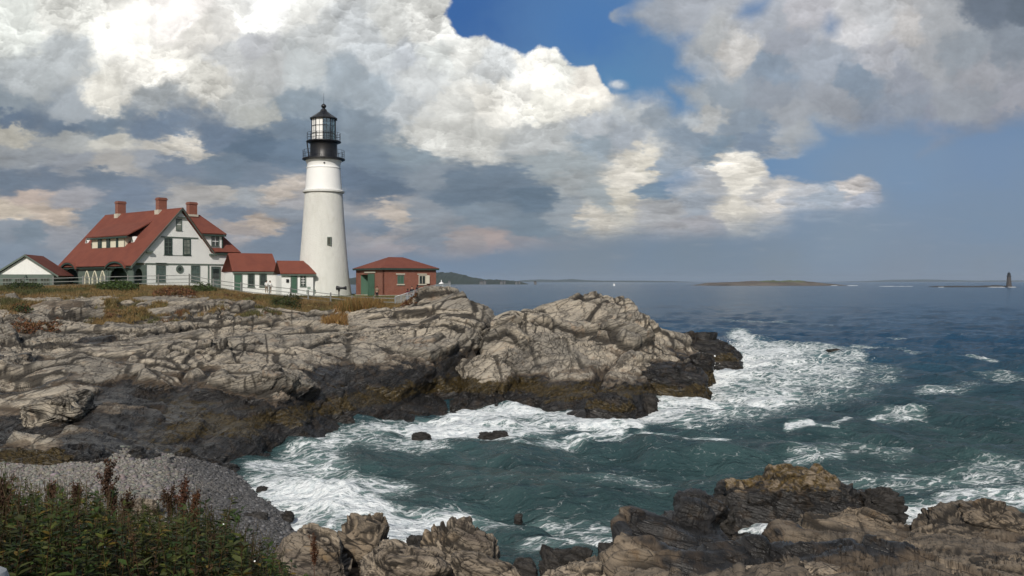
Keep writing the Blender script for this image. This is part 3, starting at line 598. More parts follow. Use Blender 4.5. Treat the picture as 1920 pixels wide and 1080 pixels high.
# ---- the brown topped rock standing in the water
c_ = (1328, 1345, 1362, 1400, 1440, 1475, 1520, 1560, 1600, 1628, 1645)
top = (985, 940, 893, 897, 888, 876, 881, 893, 914, 930, 985)
LR = [
 (Z_, {c: (-1.0, 33.8) for c in c_}),
 (Z_, {c: (0.0, 34.7) for c in c_}),
 (P_, {c: (t+(1000-t)*.6, 35.4) for c, t in zip(c_, top)}),
 (P_, {c: (t+14, 36.2) for c, t in zip(c_, top)}),
 (P_, {c: (t, 36.8) for c, t in zip(c_, top)}),
 (Z_, {c: (.4, 39.0) for c in c_}),
 (Z_, {c: (-1.0, 40.0) for c in c_}),
]
G3, q3 = loft(LR, 1326, 1648, 1.3, (8, 30, 40, 20, 20, 8))
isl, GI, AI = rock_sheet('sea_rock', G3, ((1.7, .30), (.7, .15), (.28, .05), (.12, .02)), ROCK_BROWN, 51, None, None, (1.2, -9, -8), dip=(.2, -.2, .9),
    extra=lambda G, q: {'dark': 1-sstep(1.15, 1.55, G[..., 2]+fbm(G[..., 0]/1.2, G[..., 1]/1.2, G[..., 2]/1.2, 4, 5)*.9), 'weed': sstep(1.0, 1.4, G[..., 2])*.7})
tag(isl, 'craggy rock with a golden brown top and black wet base just offshore', 'rock')
boulder('sea_rock', 'low black rock at the right end of the golden brown topped rock', 1655, 922, 36.5, 1.5, 1.2, 1.4, ROCK_WET, 52, n=(80, 50))
boulder('sea_rock', 'black rock wedged between the golden brown topped rock and the ledge', 1352, 936, 34, .7, 1.6, 1.3, ROCK_WET, 53, n=(80, 50))
boulder('boulder', 'weathered pale boulder half hidden at the very bottom edge, right of centre', 1510, 1052, 14, 2.3, 1.3, 1.4, ROCK_NEAR, 54, box=.2)
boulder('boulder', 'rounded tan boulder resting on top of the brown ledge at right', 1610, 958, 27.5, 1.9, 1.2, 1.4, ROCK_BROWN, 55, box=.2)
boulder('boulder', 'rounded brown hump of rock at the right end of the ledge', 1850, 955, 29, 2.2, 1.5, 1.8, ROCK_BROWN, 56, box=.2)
# ---- foreground boulders, bottom middle
boulder('boulder', 'pale lumpy boulder beside the bushes with a dark fissure down it', 592, 988, 17.5, 1.15, 2.3, 1.3, ROCK_NEAR, 61, box=.45)
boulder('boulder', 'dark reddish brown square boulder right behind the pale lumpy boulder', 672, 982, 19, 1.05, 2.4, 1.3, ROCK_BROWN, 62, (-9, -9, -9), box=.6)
boulder('boulder', 'pale broad boulder in the middle of the bottom edge, left of the tall slab', 765, 1028, 16, 1.6, 2.0, 1.5, ROCK_NEAR, 63, box=.4)
boulder('boulder', 'tall pale slab with an orange tinge sloping down to the right', 862, 988, 18, 1.35, 2.4, 1.5, ROCK_NEAR, 64, tilt=-.2, box=.35)
boulder('boulder', 'grey cracked shoulder of rock under the tall pale slab', 900, 1040, 16.4, 1.6, 1.8, 1.2, ROCK_NEAR, 65, tilt=-.25, box=.4)
boulder('boulder', 'black wet rock between the broad boulder and the tall slab', 790, 1008, 20, .85, 1.7, 1.0, ROCK_WET, 66, box=.4)
boulder('boulder', 'small black rock right of the tall pale slab', 985, 1040, 18.5, .55, 1.6, .9, ROCK_WET, 67, box=.4)
boulder('boulder', 'rounded black wet boulder alone at the bottom edge', 1063, 1030, 19, 1.05, 1.7, 1.1, ROCK_WET, 68, box=.45)
boulder('boulder', 'black rock leaning on the left end of the brown ledge', 1148, 1024, 20, .75, 2.2, 1.2, ROCK_WET, 69, box=.35)
boulder('boulder', 'low tan rock along the bottom edge left of the brown ledge', 1090, 1072, 15.5, 1.7, 1.2, 1.2, ROCK_NEAR, 70, box=.3)
# ============================================================ shore ground: bank, beach
c_ = (-900, -300, 0, 200, 400, 500, 600, 720, 1000, 1400, 2200)
SH = [
 (Z_, {c: (7.75, -8) for c in c_}), (Z_, {c: (7.65, 1.0) for c in c_}), (Z_, {c: (7.25, 4.0) for c in c_}),
 (Z_, T(c_, *[(6.6, 7.5)]*4, *[(6.4, 7.5)]*7)),
 (Z_, T(c_, (5.9,11), (5.9,11), (5.8,11), (5.5,11), (5.0,11), (4.8,11), (4.6,11), (4.6,11), (4.6,11), (4.6,11), (4.6,11))),
 (Z_, T(c_, (4,17), (4,17), (3.6,17), (3.2,17), (2.7,17), (2.5,17), (2.6,17), (2.6,17), (2.6,17), (2.6,17), (2.6,17))),
 (Z_, T(c_, (2.2,25), (2.2,25), (1.8,25), (1.5,25), (1.0,25), (.6,25), (.0,23), (-.4,22), (-.6,21), (-.6,21), (-.6,21))),
 (Z_, T(c_, (1.5,34), (1.5,34), (1.25,34), (1.05,34), (.6,34), (.28,33.5), (-.3,31), (-1,28), (-1,26), (-1,26), (-1,26))),
 (Z_, T(c_, (1.6,41), (1.6,41), (1.35,41), (1.2,41), (.5,41), (.02,39), (-.9,35), (-1.2,31), (-1.2,28), (-1.2,28), (-1.2,28))),
 (Z_, T(c_, (1.6,46), (1.5,46), (1.3,46), (1.2,46), (.3,46), (-.7,44), (-1.5,36), (-1.5,33), (-1.5,30), (-1.5,30), (-1.5,30))),
]
def loft_abs(lines, p0, p1, step, rows):
    # near the eye the columns are spread on a straight grid, not along sight lines
    return loft(lines, p0, p1, step, rows)
G4, q4 = loft(SH, -900, 2190, 5, (4, 10, 30, 30, 30, 40, 70, 60, 30))
Gn = fbm(G4[..., 0]/1.5, G4[..., 1]/1.5, G4[..., 2]*0, 4, 61)*.09; G4[..., 2] += Gn
t = NT('shore_soil'); v = t.coords(); n1 = t.noise(v, 2.2, 6, .7); n2 = t.noise(v, 9, 5, .7)
wetf = t.ramp(t.attr('wet'), (.25, .75))
c = t.mix(t.ramp(n1, (.35, .65)), (.10, .085, .06), (.2, .18, .15)); c = t.mix(t.attr('bank'), c, t.mix(t.ramp(n2, (.4, .6)), (.035, .03, .016), (.05, .05, .018)))
c = t.mix(wetf, c, t.mix(t.ramp(n2, (.4, .65)), (.02, .02, .021), (.055, .055, .055)))
SOIL = t.out(c, .85, t.bump(t.math('ADD', n1, n2), .8, .12), .3)
bank = sstep(3.2, 4.2, G4[..., 2]); wet = 1-sstep(.5, 1.05, G4[..., 2]+fbm(G4[..., 0]/3, G4[..., 1]/3, G4[..., 2]*0, 4, 66)*.4)
shore = raw_mesh('ground', G4.reshape(-1, 3), grid_faces(G4.shape[0], G4.shape[1])[:, ::-1], SOIL, smooth=True, attrs={'bank': bank.ravel(), 'wet': wet.ravel()})
tag(shore, 'sloping bank and pebble beach below the bushes', 'ground', kind='structure')
def shore_z(x, y):
    i = np.interp  # bilinear on the sheet in (column, distance)
    return None
# ---- pebbles of the beach: uncountable, one object
def ico(sub=1):
    p = (1+5**.5)/2; V = [(-1,p,0),(1,p,0),(-1,-p,0),(1,-p,0),(0,-1,p),(0,1,p),(0,-1,-p),(0,1,-p),(p,0,-1),(p,0,1),(-p,0,-1),(-p,0,1)]
    F = [(0,11,5),(0,5,1),(0,1,7),(0,7,10),(0,10,11),(1,5,9),(5,11,4),(11,10,2),(10,7,6),(7,1,8),(3,9,4),(3,4,2),(3,2,6),(3,6,8),(3,8,9),(4,9,5),(2,4,11),(6,2,10),(8,6,7),(9,8,1)]
    V = [np.array(v)/np.linalg.norm(v) for v in V]
    for _ in range(sub):
        c = {}; F2 = []
        def mid(a, b):
            k = (min(a, b), max(a, b))
            if k not in c: m = V[a]+V[b]; V.append(m/np.linalg.norm(m)); c[k] = len(V)-1
            return c[k]
        for a, b, d in F:
            e, f, g = mid(a, b), mid(b, d), mid(d, a); F2 += [(a, e, g), (b, f, e), (d, g, f), (e, f, g)]
        F = F2
    return np.array(V), np.array(F)
rng = np.random.default_rng(7)
def scatter_stones(name, C, R, col, mat, label):
    V, F = ico(0); n = len(C)
    sh = rng.uniform(.55, 1.25, (n, 1, 3)); sh[..., 2] *= .6; ang = rng.uniform(0, 6.28, n)
    B = V[None]*sh*(1+rng.normal(0, .09, (n, len(V), 1)))
    ca, sa = np.cos(ang)[:, None], np.sin(ang)[:, None]
    X = B[..., 0]*ca-B[..., 1]*sa; Y = B[..., 0]*sa+B[..., 1]*ca
    W = np.stack([X, Y, B[..., 2]], -1)*R[:, None, None]+C[:, None]
    FF = (F[None]+(np.arange(n)*len(V))[:, None, None]).reshape(-1, 3)
    o = raw_mesh(name, W.reshape(-1, 3), FF, mat, smooth=True, attrs={'tone': np.repeat(col, len(V), 0)})
    return tag(o, label, 'pebbles', kind='stuff')
iu = rng.integers(0, G4.shape[0]-1, 1500000); iv = rng.integers(0, G4.shape[1]-1, 1500000)
fu, fv = rng.random(1500000)[:, None], rng.random(1500000)[:, None]
pt = G4[iu, iv]*(1-fu)*(1-fv)+G4[iu+1, iv]*fu*(1-fv)+G4[iu, iv+1]*(1-fu)*fv+G4[iu+1, iv+1]*fu*fv
cell = np.abs((G4[iu+1, iv, 0]-G4[iu, iv, 0])*(G4[iu, iv+1, 1]-G4[iu, iv, 1]))
pxx = 960+pt[:, 0]/pt[:, 1]*FP
ok = (pt[:, 1] > 27) & (pt[:, 2] > -.25) & (pxx > -80) & (pxx < 640) & (rng.random(len(pt)) < cell/np.percentile(cell[pt[:, 1] > 27], 99))
C = pt[ok][:100000]; R = np.exp(rng.normal(-3.25, .5, len(C))).clip(.025, .22)
wt = sstep(.5, 1.05, C[:, 2]+fbm(C[:, 0]/3, C[:, 1]/3, C[:, 0]*0, 4, 66)*.4+rng.normal(0, .1, len(C)))[:, None]
g = rng.uniform(.55, 1.2, (len(C), 1)); dry = np.array([.25, .232, .205])*g+rng.normal(0, .012, (len(C), 3)); wetc = np.array([.07, .07, .072])*g*rng.choice([1, 1, 1, 2.2], (len(C), 1))
t = NT('pebble_stone'); tc = t.attr('tone', True); nn_ = t.noise(t.coords(), 18, 4, .6)
PEB = t.out(t.mix(t.math('MULTIPLY', nn_, .5), tc, (.08, .07, .06)), .6, None, .4)
C[:, 2] += R*.15
scatter_stones('pebbles', C, R, np.clip(dry*wt+wetc*(1-wt), .01, 1), PEB, 'grey dry pebbles turning dark and wet towards the water')
# ============================================================ the sea
def capsules(px, py, segs):
    """foam density from strokes (x0, y0, x1, y1, radius, strength); the plane is foreshortened, so radii are 1 : .42"""
    out = np.zeros(px.shape, F32)
    for x0, y0, x1, y1, r, s in segs:
        X = px-x0; Y = (py-y0)/.42; ex = x1-x0; ey = (y1-y0)/.42
        t = np.clip((X*ex+Y*ey)/(ex*ex+ey*ey+1e-6), 0, 1); d = np.hypot(X-t*ex, Y-t*ey)
        out = np.maximum(out, s*(1-sstep(.35*r, 1.35*r, d)))
    return out
FOAM = [(1340,700,1400,690,60,1.15),(1400,640,1385,628,26,1.0),(1410,655,1480,668,50,1.0),(1480,664,1600,668,34,.85),(1420,700,1560,700,80,.78),(1330,735,1450,740,70,.9),
 (1240,765,1330,750,50,1.0),(1180,785,1260,775,40,.95),(1560,690,1640,700,60,.48),(1450,745,1600,735,60,.42),(1290,780,1400,775,60,.55),
 (1050,790,1180,798,34,.95),(960,778,1060,788,34,1.1),(860,782,960,782,40,1.1),(790,800,880,796,44,1.05),(900,806,1010,800,36,.9),(830,815,960,820,30,.7),
 (560,860,660,815,60,.62),(640,812,760,795,38,.7),(700,830,800,835,50,.55),(520,880,600,870,60,.7),(490,905,520,930,60,.75),(520,925,640,945,62,.98),(600,900,720,920,60,.62),
 (660,955,740,985,60,.85),(740,990,840,985,70,.95),(700,1020,800,1030,60,.8),(560,960,680,990,40,.6),(470,980,600,1000,40,.5),(486,905,505,940,22,.8),(505,945,560,985,22,.8),(560,990,640,1006,22,.75),(480,870,520,860,26,.8),
 (1070,820,1160,817,18,.8),(970,838,1300,822,12,.55),(1290,826,1360,822,14,.85),(1478,806,1520,804,10,.95),(1520,806,1570,806,6,.6),(1565,800,1640,786,8,.8),(1650,783,1712,777,28,.62),(1735,733,1830,722,24,.6),
 (1600,650,1700,655,8,.7),(1650,632,1750,640,6,.66),(1700,660,1900,682,7,.68),(1440,603,1560,612,6,.5),(1350,600,1430,604,6,.45),(1760,625,1850,630,5,.5),(1830,700,1930,720,14,.5),
 (1650,966,1800,962,40,1.0),(1660,985,1760,978,40,.9),(1800,945,1930,935,60,.75),(1700,905,1850,900,60,.5),(1850,880,1930,890,50,.5),(1500,860,1560,858,30,.5),(1400,995,1450,990,30,.9),
 (1020,975,1160,985,50,.45),(1120,1000,1170,1040,50,.6),(1000,1035,1110,1030,40,.6),(1150,915,1230,925,40,.4),(850,960,960,975,40,.4),(1500,905,1620,900,40,.35),(1560,835,1680,850,40,.3)]
def make_sea():
    px = np.concatenate([np.linspace(-1500, -70, 30), np.arange(-60, 1990, 1.9), np.linspace(2000, 3400, 30)])
    py = np.concatenate([np.array([2400, 1700, 1400, 1250, 1150]), np.arange(1100, 700, -1.25), np.arange(700, 560, -.9), np.geomspace(560-527.5, 1.0, 90)+527.5, np.array([528.25])])
    PX, PY = np.meshgrid(px, py, indexing='ij')
    Y = CAMZ*FP/(PY-527.5); X = (PX-960)/FP*Y
    nz = fbm(X/9, Y/9, X*0+.5, 4, 88)
    rs = np.random.default_rng(5); H = np.zeros_like(X); fade = 1.0
    wv = 0
    for lam, am, n in ((17, .17, 4), (8, .19, 6), (4, .115, 7), (2.1, .06, 9), (1.1, .024, 9)):
        res = (Y/FP)*1.9*1.5+Y*Y/(CAMZ*FP)*1.25*.9      # grid pitch there
        f = 1-sstep(lam*.3, lam*.9, res)
        for k in range(n):
            th = math.radians(250+rs.normal(0, 34)); l = lam*rs.uniform(.72, 1.4); kx, ky = math.cos(th)/l*2*math.pi, math.sin(th)/l*2*math.pi
            ph = X*kx+Y*ky+rs.uniform(0, 6.28)+nz*2.2
            s = np.sin(ph); H += f*am/math.sqrt(n)*1.5*(1-2*np.sqrt(np.abs((1-s)/2))*1.0+.27)*(1+.5*nz)
    foam = capsules(PX, PY, FOAM)
    core = foam > .9
    foam = foam*np.clip(.86+.12*sstep(.75, 1.0, foam)+.75*fbm(X/9, Y/5, X*0+7, 4, 95, .6)+.35*fbm(X/2.4, Y/1.5, X*0+7, 4, 96, .6), .1, 1.25)
    # breakers swell where the foam is thick; a big broken wave off the ledge
    H += sstep(.5, 1.1, foam)*(.06+.16*fbm(X/1.6, Y/1.6, X*0, 5, 90, .6)+.12*fbm(X/.55, Y/.55, X*0, 3, 93, .6))*(1-sstep(140, 220, Y))
    crest = capsules(PX, PY, [(1395,642,1600,664,16,1.0),(1650,782,1710,776,12,.5),(790,800,1010,790,22,.5),(500,905,640,940,26,.45),(1070,818,1160,815,10,.4)])
    H += crest*.4
    calm = 1-sstep(420, 520, PX)*1.0
    H = np.where(PX < 640, H*(.45+.55*sstep(420, 640, PX)), H)
    chop = fbm(X/26, Y/26, X*0+4, 4, 99)
    V = np.stack([X, Y, H], -1)
    # colour of the water body: green and milky in the cove, blue outside
    cove = sstep(150, 40, Y)
    t = NT('sea_water'); v = t.coords(); vs = t.coords((1, 1.7, 1), (0, 0, math.radians(14)))
    n1 = t.noise(vs, .9, 6, .62); n2 = t.noise(vs, .16, 5, .6); n3 = t.noise(v, .03, 3, .6); n4 = t.noise(v, 2.8, 5, .68); n5 = t.noise(vs, 8, 3, .6)
    blue = t.mix(t.ramp(n3, (.35, .65)), (.012, .050, .100), (.017, .065, .125)); green = t.mix(t.ramp(n2, (.35, .65)), (.022, .048, .052), (.036, .072, .074))
    col = t.mix(t.attr('cove'), blue, green)
    fa = t.attr('foam')
    lace = t.voro(t.n.new('ShaderNodeVectorMath').outputs[0], 1) if False else None
    warp = t.n.new('ShaderNodeVectorMath'); warp.operation = 'MULTIPLY_ADD'
    nc = t.n.new('ShaderNodeTexNoise'); t.l.new(vs, nc.inputs['Vector']); nc.inputs['Scale'].default_value = .7; nc.inputs['Detail'].default_value = 5
    t.l.new(nc.outputs['Color'], warp.inputs[0]); warp.inputs[1].default_value = (2.2, 2.2, 0); t.l.new(vs, warp.inputs[2])
    vo = t.voro(warp.outputs[0], .95, 'DISTANCE_TO_EDGE'); vo2 = t.voro(warp.outputs[0], 3.4, 'DISTANCE_TO_EDGE')
    web = t.math('SUBTRACT', 1, t.ramp(vo.outputs['Distance'], (0, .26))); web2 = t.math('SUBTRACT', 1, t.ramp(vo2.outputs['Distance'], (0, .28)))
    pat = t.math('ADD', t.math('MULTIPLY', web, .28), t.math('MULTIPLY', web2, .20)); pat = t.math('ADD', pat, t.math('MULTIPLY', n1, .50)); pat = t.math('ADD', pat, t.math('MULTIPLY', n4, .42))
    # pat is about .3 .. 1.0; flecks of foam everywhere on the wind-blown cove
    dens = t.math('ADD', fa, t.attr('fleck'))
    fm = t.ramp(t.math('ADD', pat, t.math('MULTIPLY', dens, .62)), (1.0, 1.36))
    milky = t.math('MULTIPLY', t.ramp(dens, (.08, .9)), .75)
    col = t.mix(milky, col, (.16, .25, .24)); col = t.mix(fm, col, t.mix(t.ramp(n4, (.3, .6)), (.56, .62, .64), (.80, .83, .83)))
    rough = t.math('ADD', t.math('MULTIPLY', fm, .6), .16)
    hb = t.math('ADD', t.math('MULTIPLY', n1, .6), t.math('ADD', t.math('MULTIPLY', n4, .34), t.math('MULTIPLY', n5, .10))); hb = t.math('ADD', hb, t.math('MULTIPLY', n2, 2.6)); hb = t.math('ADD', hb, t.math('MULTIPLY', fm, .12))
    nrm = t.bump(hb, .9, .55)
    m = t.out(col, rough, nrm, .13, IOR=1.33)
    fleck = (cove*.16+np.clip(chop, -.5, .8)*.17*sstep(420, 60, Y)-.02).astype(F32)
    s = raw_mesh('sea', V.reshape(-1, 3), grid_faces(len(px), len(py)), m, smooth=True, attrs={'foam': foam.ravel(), 'cove': cove.ravel(), 'fleck': fleck.ravel()})
    tag(s, 'choppy dark blue sea, green and streaked with white foam in the cove', 'sea', kind='structure')
make_sea()
# ============================================================ buildings
class Frame:
    """a building's own axes: X along its front, Y into it, Z up from its base"""
    def __init__(s, x, y, z, yaw):
        s.o = np.array([x, y, z], float); s.yaw = math.radians(yaw); c, n = math.cos(s.yaw), math.sin(s.yaw)
        s.X = np.array([c, n, 0]); s.Y = np.array([-n, c, 0]); s.e = np.array([0, 0, CAMZ])-s.o
    def ray(s, px, py):
        d = np.array([(px-960)/FP, 1, -(py-527.5)/FP]); return np.array([d@s.X, d@s.Y, d[2]]), np.array([s.e@s.X, s.e@s.Y, s.e[2]])
    def onY(s, px, py, y=0.0):
        d, e = s.ray(px, py); t = (y-e[1])/d[1]; p = e+d*t; return (round(float(p[0]), 3), round(float(p[2]), 3))
    def onX(s, px, py, x=0.0):
        d, e = s.ray(px, py); t = (x-e[0])/d[0]; p = e+d*t; return (round(float(p[1]), 3), round(float(p[2]), 3))
# ---- paints
def shingle(name, col, colb, sc_=3.2, squash=.0):
    t = NT(name); v = t.coords(obj=True); n = t.noise(v, .6, 4, .6); n2 = t.noise(t.coords((1, 1, 6), obj=True), 4, 4, .7); n3 = t.noise(v, 12, 3, .7)
    w = t.n.new('ShaderNodeTexWave'); w.wave_type = 'BANDS'; w.bands_direction = 'Z'; t.l.new(v, w.inputs[0]); w.inputs['Scale'].default_value = sc_; w.inputs['Distortion'].default_value = .6; w.inputs['Detail Scale'].default_value = 3
    c = t.mix(t.ramp(n, (.35, .65)), col, colb); c = t.mix(t.math('MULTIPLY', t.ramp(n2, (.4, .7)), .5), c, tuple(x*.62 for x in colb))
    c = t.mix(t.math('MULTIPLY', t.ramp(w.outputs[1], (.25, .0)), .3), c, tuple(x*.5 for x in colb))
    return t.out(c, .85, t.bump(t.math('ADD', w.outputs[1], n3), .35, .03), .15)
WHITE = shingle('white_shingles', (.84, .84, .81), (.79, .79, .77), 2.2)
ROOF = shingle('red_roof_shingles', (.205, .068, .046), (.168, .056, .040), 3.0)
GREEN = paint('grey_green_paint', (.105, .135, .115), .2)
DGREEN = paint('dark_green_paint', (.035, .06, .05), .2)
BGREEN = paint('green_door_paint', (.06, .125, .085), .2)
CREAM = paint('cream_paint', (.68, .64, .5), .12)
CLEAN = paint('white_trim_paint', (.80, .80, .78), .08)
METAL = paint('black_iron', (.012, .012, .014), .2, .42, spec=.5)
STONE = paint('pale_stone_trim', (.5, .46, .38), .2, .85)
GREYWOOD = paint('weathered_rail_wood', (.20, .205, .195), .3, .85)
GALV = paint('galvanised_steel', (.36, .38, .39), .15, .45, Metallic=.5)
def glass_mat(name, col, rough=.08):
    t = NT(name); n = t.noise(t.coords(obj=True), 1.5, 2, .5)
    return t.out(t.mix(t.ramp(n, (.4, .65)), col, tuple(x*1.6 for x in col)), rough, None, .6)
GLASS = glass_mat('window_glass', (.022, .028, .028)); GGLASS = glass_mat('green_tinted_glass', (.06, .085, .08), .15); SHADE = glass_mat('window_with_blind', (.13, .14, .12), .3)
def brick_mat():
    t = NT('red_brick'); tc = t.n.new('ShaderNodeTexCoord').outputs['Object']
    s = t.n.new('ShaderNodeSeparateXYZ'); t.l.new(tc, s.inputs[0]); cb = t.n.new('ShaderNodeCombineXYZ')
    t.l.new(t.math('ADD', s.outputs[0], s.outputs[1]), cb.inputs[0]); t.l.new(s.outputs[2], cb.inputs[1])
    b = t.n.new('ShaderNodeTexBrick'); t.l.new(cb.outputs[0], b.inputs[0]); b.inputs['Scale'].default_value = 3.4
    b.inputs['Color1'].default_value = (.25, .085, .058, 1); b.inputs['Color2'].default_value = (.175, .058, .043, 1); b.inputs['Mortar'].default_value = (.26, .17, .13, 1); b.inputs['Mortar Size'].default_value = .03
    n = t.noise(t.coords(obj=True), .9, 5, .6); c = t.mix(t.math('MULTIPLY', t.ramp(n, (.4, .65)), .5), b.outputs[0], (.19, .07, .045))
    return t.out(c, .9, t.bump(b.outputs[1], .3, .02), .15)
BRICK = brick_mat()
def pane_grid(mb, x0, x1, z0, z1, y, nx, nz, w=.03, d=.03):
    for i in range(1, nx): x = x0+(x1-x0)*i/nx; mb.box(x-w/2, x+w/2, y-d, y, z0, z1)
    for j in range(1, nz): z = z0+(z1-z0)*j/nz; mb.box(x0, x1, y-d-.002, y, z-w/2, z+w/2)
class Turn:
    """lets pieces drawn on a front (x, depth, z) be laid on a side wall (X = side)"""
    def __init__(s, side=None): s.side = side
    def mb(s, m):
        if s.side is not None: m.v = [(s.side+y, x, z) for x, y, z in m.v]; m.f = [f[::-1] for f in m.f]
        return m
def window(parent, x0, x1, z0, z1, y=0.0, frame=GREEN, glass=GLASS, nx=2, nz=4, trim=.12, bar=CLEAN, side=None, sill=True, lab=None, name='window'):
    T_ = Turn(side); p = .07; m = MB()
    m.box(x0-trim, x0, y-p, y+.05, z0-trim*.6, z1+trim); m.box(x1, x1+trim, y-p, y+.05, z0-trim*.6, z1+trim)
    m.box(x0, x1, y-p, y+.05, z1, z1+trim); m.box(x0, x1, y-p, y+.05, z0-trim*.6, z0)
    o = T_.mb(m).build(name, frame, parent)
    if lab: o['label'] = lab
    g = MB(); g.box(x0, x1, y-.022, y+.04, z0, z1); T_.mb(g).build('pane', glass, o)
    b = MB(); pane_grid(b, x0, x1, z0, z1, y-.022, nx, nz, .05, .025)
    zm = (z0+z1)/2; b.box(x0, x1, y-.055, y-.0225, zm-.04, zm+.04)
    T_.mb(b).build('muntins', bar, o)
    if sill:
        s_ = MB(); s_.box(x0-trim*1.3, x1+trim*1.3, y-.14, y+.02, z0-trim*.6-.07, z0-trim*.6-.001); T_.mb(s_).build('sill', frame, o)
    return o
def door(parent, x0, x1, z0, z1, y=0.0, frame=GREEN, leafm=BGREEN, side=None, glass=None):
    T_ = Turn(side); m = MB(); m.box(x0, x1, y-.06, y+.04, z0, z1)
    for xa, xb in ((x0+.08, (x0+x1)/2-.05), ((x0+x1)/2+.05, x1-.08)):
        for za, zb in ((z0+.15, z0+(z1-z0)*.42), (z0+(z1-z0)*.5, z1-.15)): m.box(xa, xb, y-.085, y-.0605, za, zb)
    o = T_.mb(m).build('door', leafm, parent)
    f = MB(); f.box(x0-.12, x0-.002, y-.1, y+.04, z0, z1+.12); f.box(x1+.002, x1+.12, y-.1, y+.04, z0, z1+.12); f.box(x0-.002, x1+.002, y-.1, y+.04, z1+.002, z1+.12); T_.mb(f).build('door_frame', frame, o)
    h = MB(); h.lathe([(.0, 0), (.035, .01), (.035, .05), (.0, .06)], 8); h.v = [(x1-.12+a, y-.085-c, (z0+z1)/2-.1+b) for a, b, c in h.v]; T_.mb(h).build('handle', METAL, o)
    if glass is not None:
        g = MB(); g.box(x0+.14, x1-.14, y-.1, y-.086, z0+(z1-z0)*.48, z1-.2); T_.mb(g).build('pane', glass, o)
    return o
def slope(parent, pts, mat, th=.16, name='roof', edge=None):
    """a roof plane of real thickness from its upper outline"""
    a, b, c = [Vector(p) for p in pts[:3]]; n = (b-a).cross(c-a).normalized(); n = n if n.z > 0 else -n
    m = MB(); m.prism([tuple(Vector(p)-n*th) for p in pts], tuple(n*th)); return m.build(name, mat, parent)
def rake(mb, p, q, w=.3, out=.1, y0=-.5, y1=-.36):
    """bargeboard from p to q (x, z)"""
    (x0, z0), (x1, z1) = p, q
    mb.prism([(x0, y0, z0), (x1, y0, z1), (x1, y0, z1-w), (x0, y0, z0-w)], (0, y1-y0, 0))
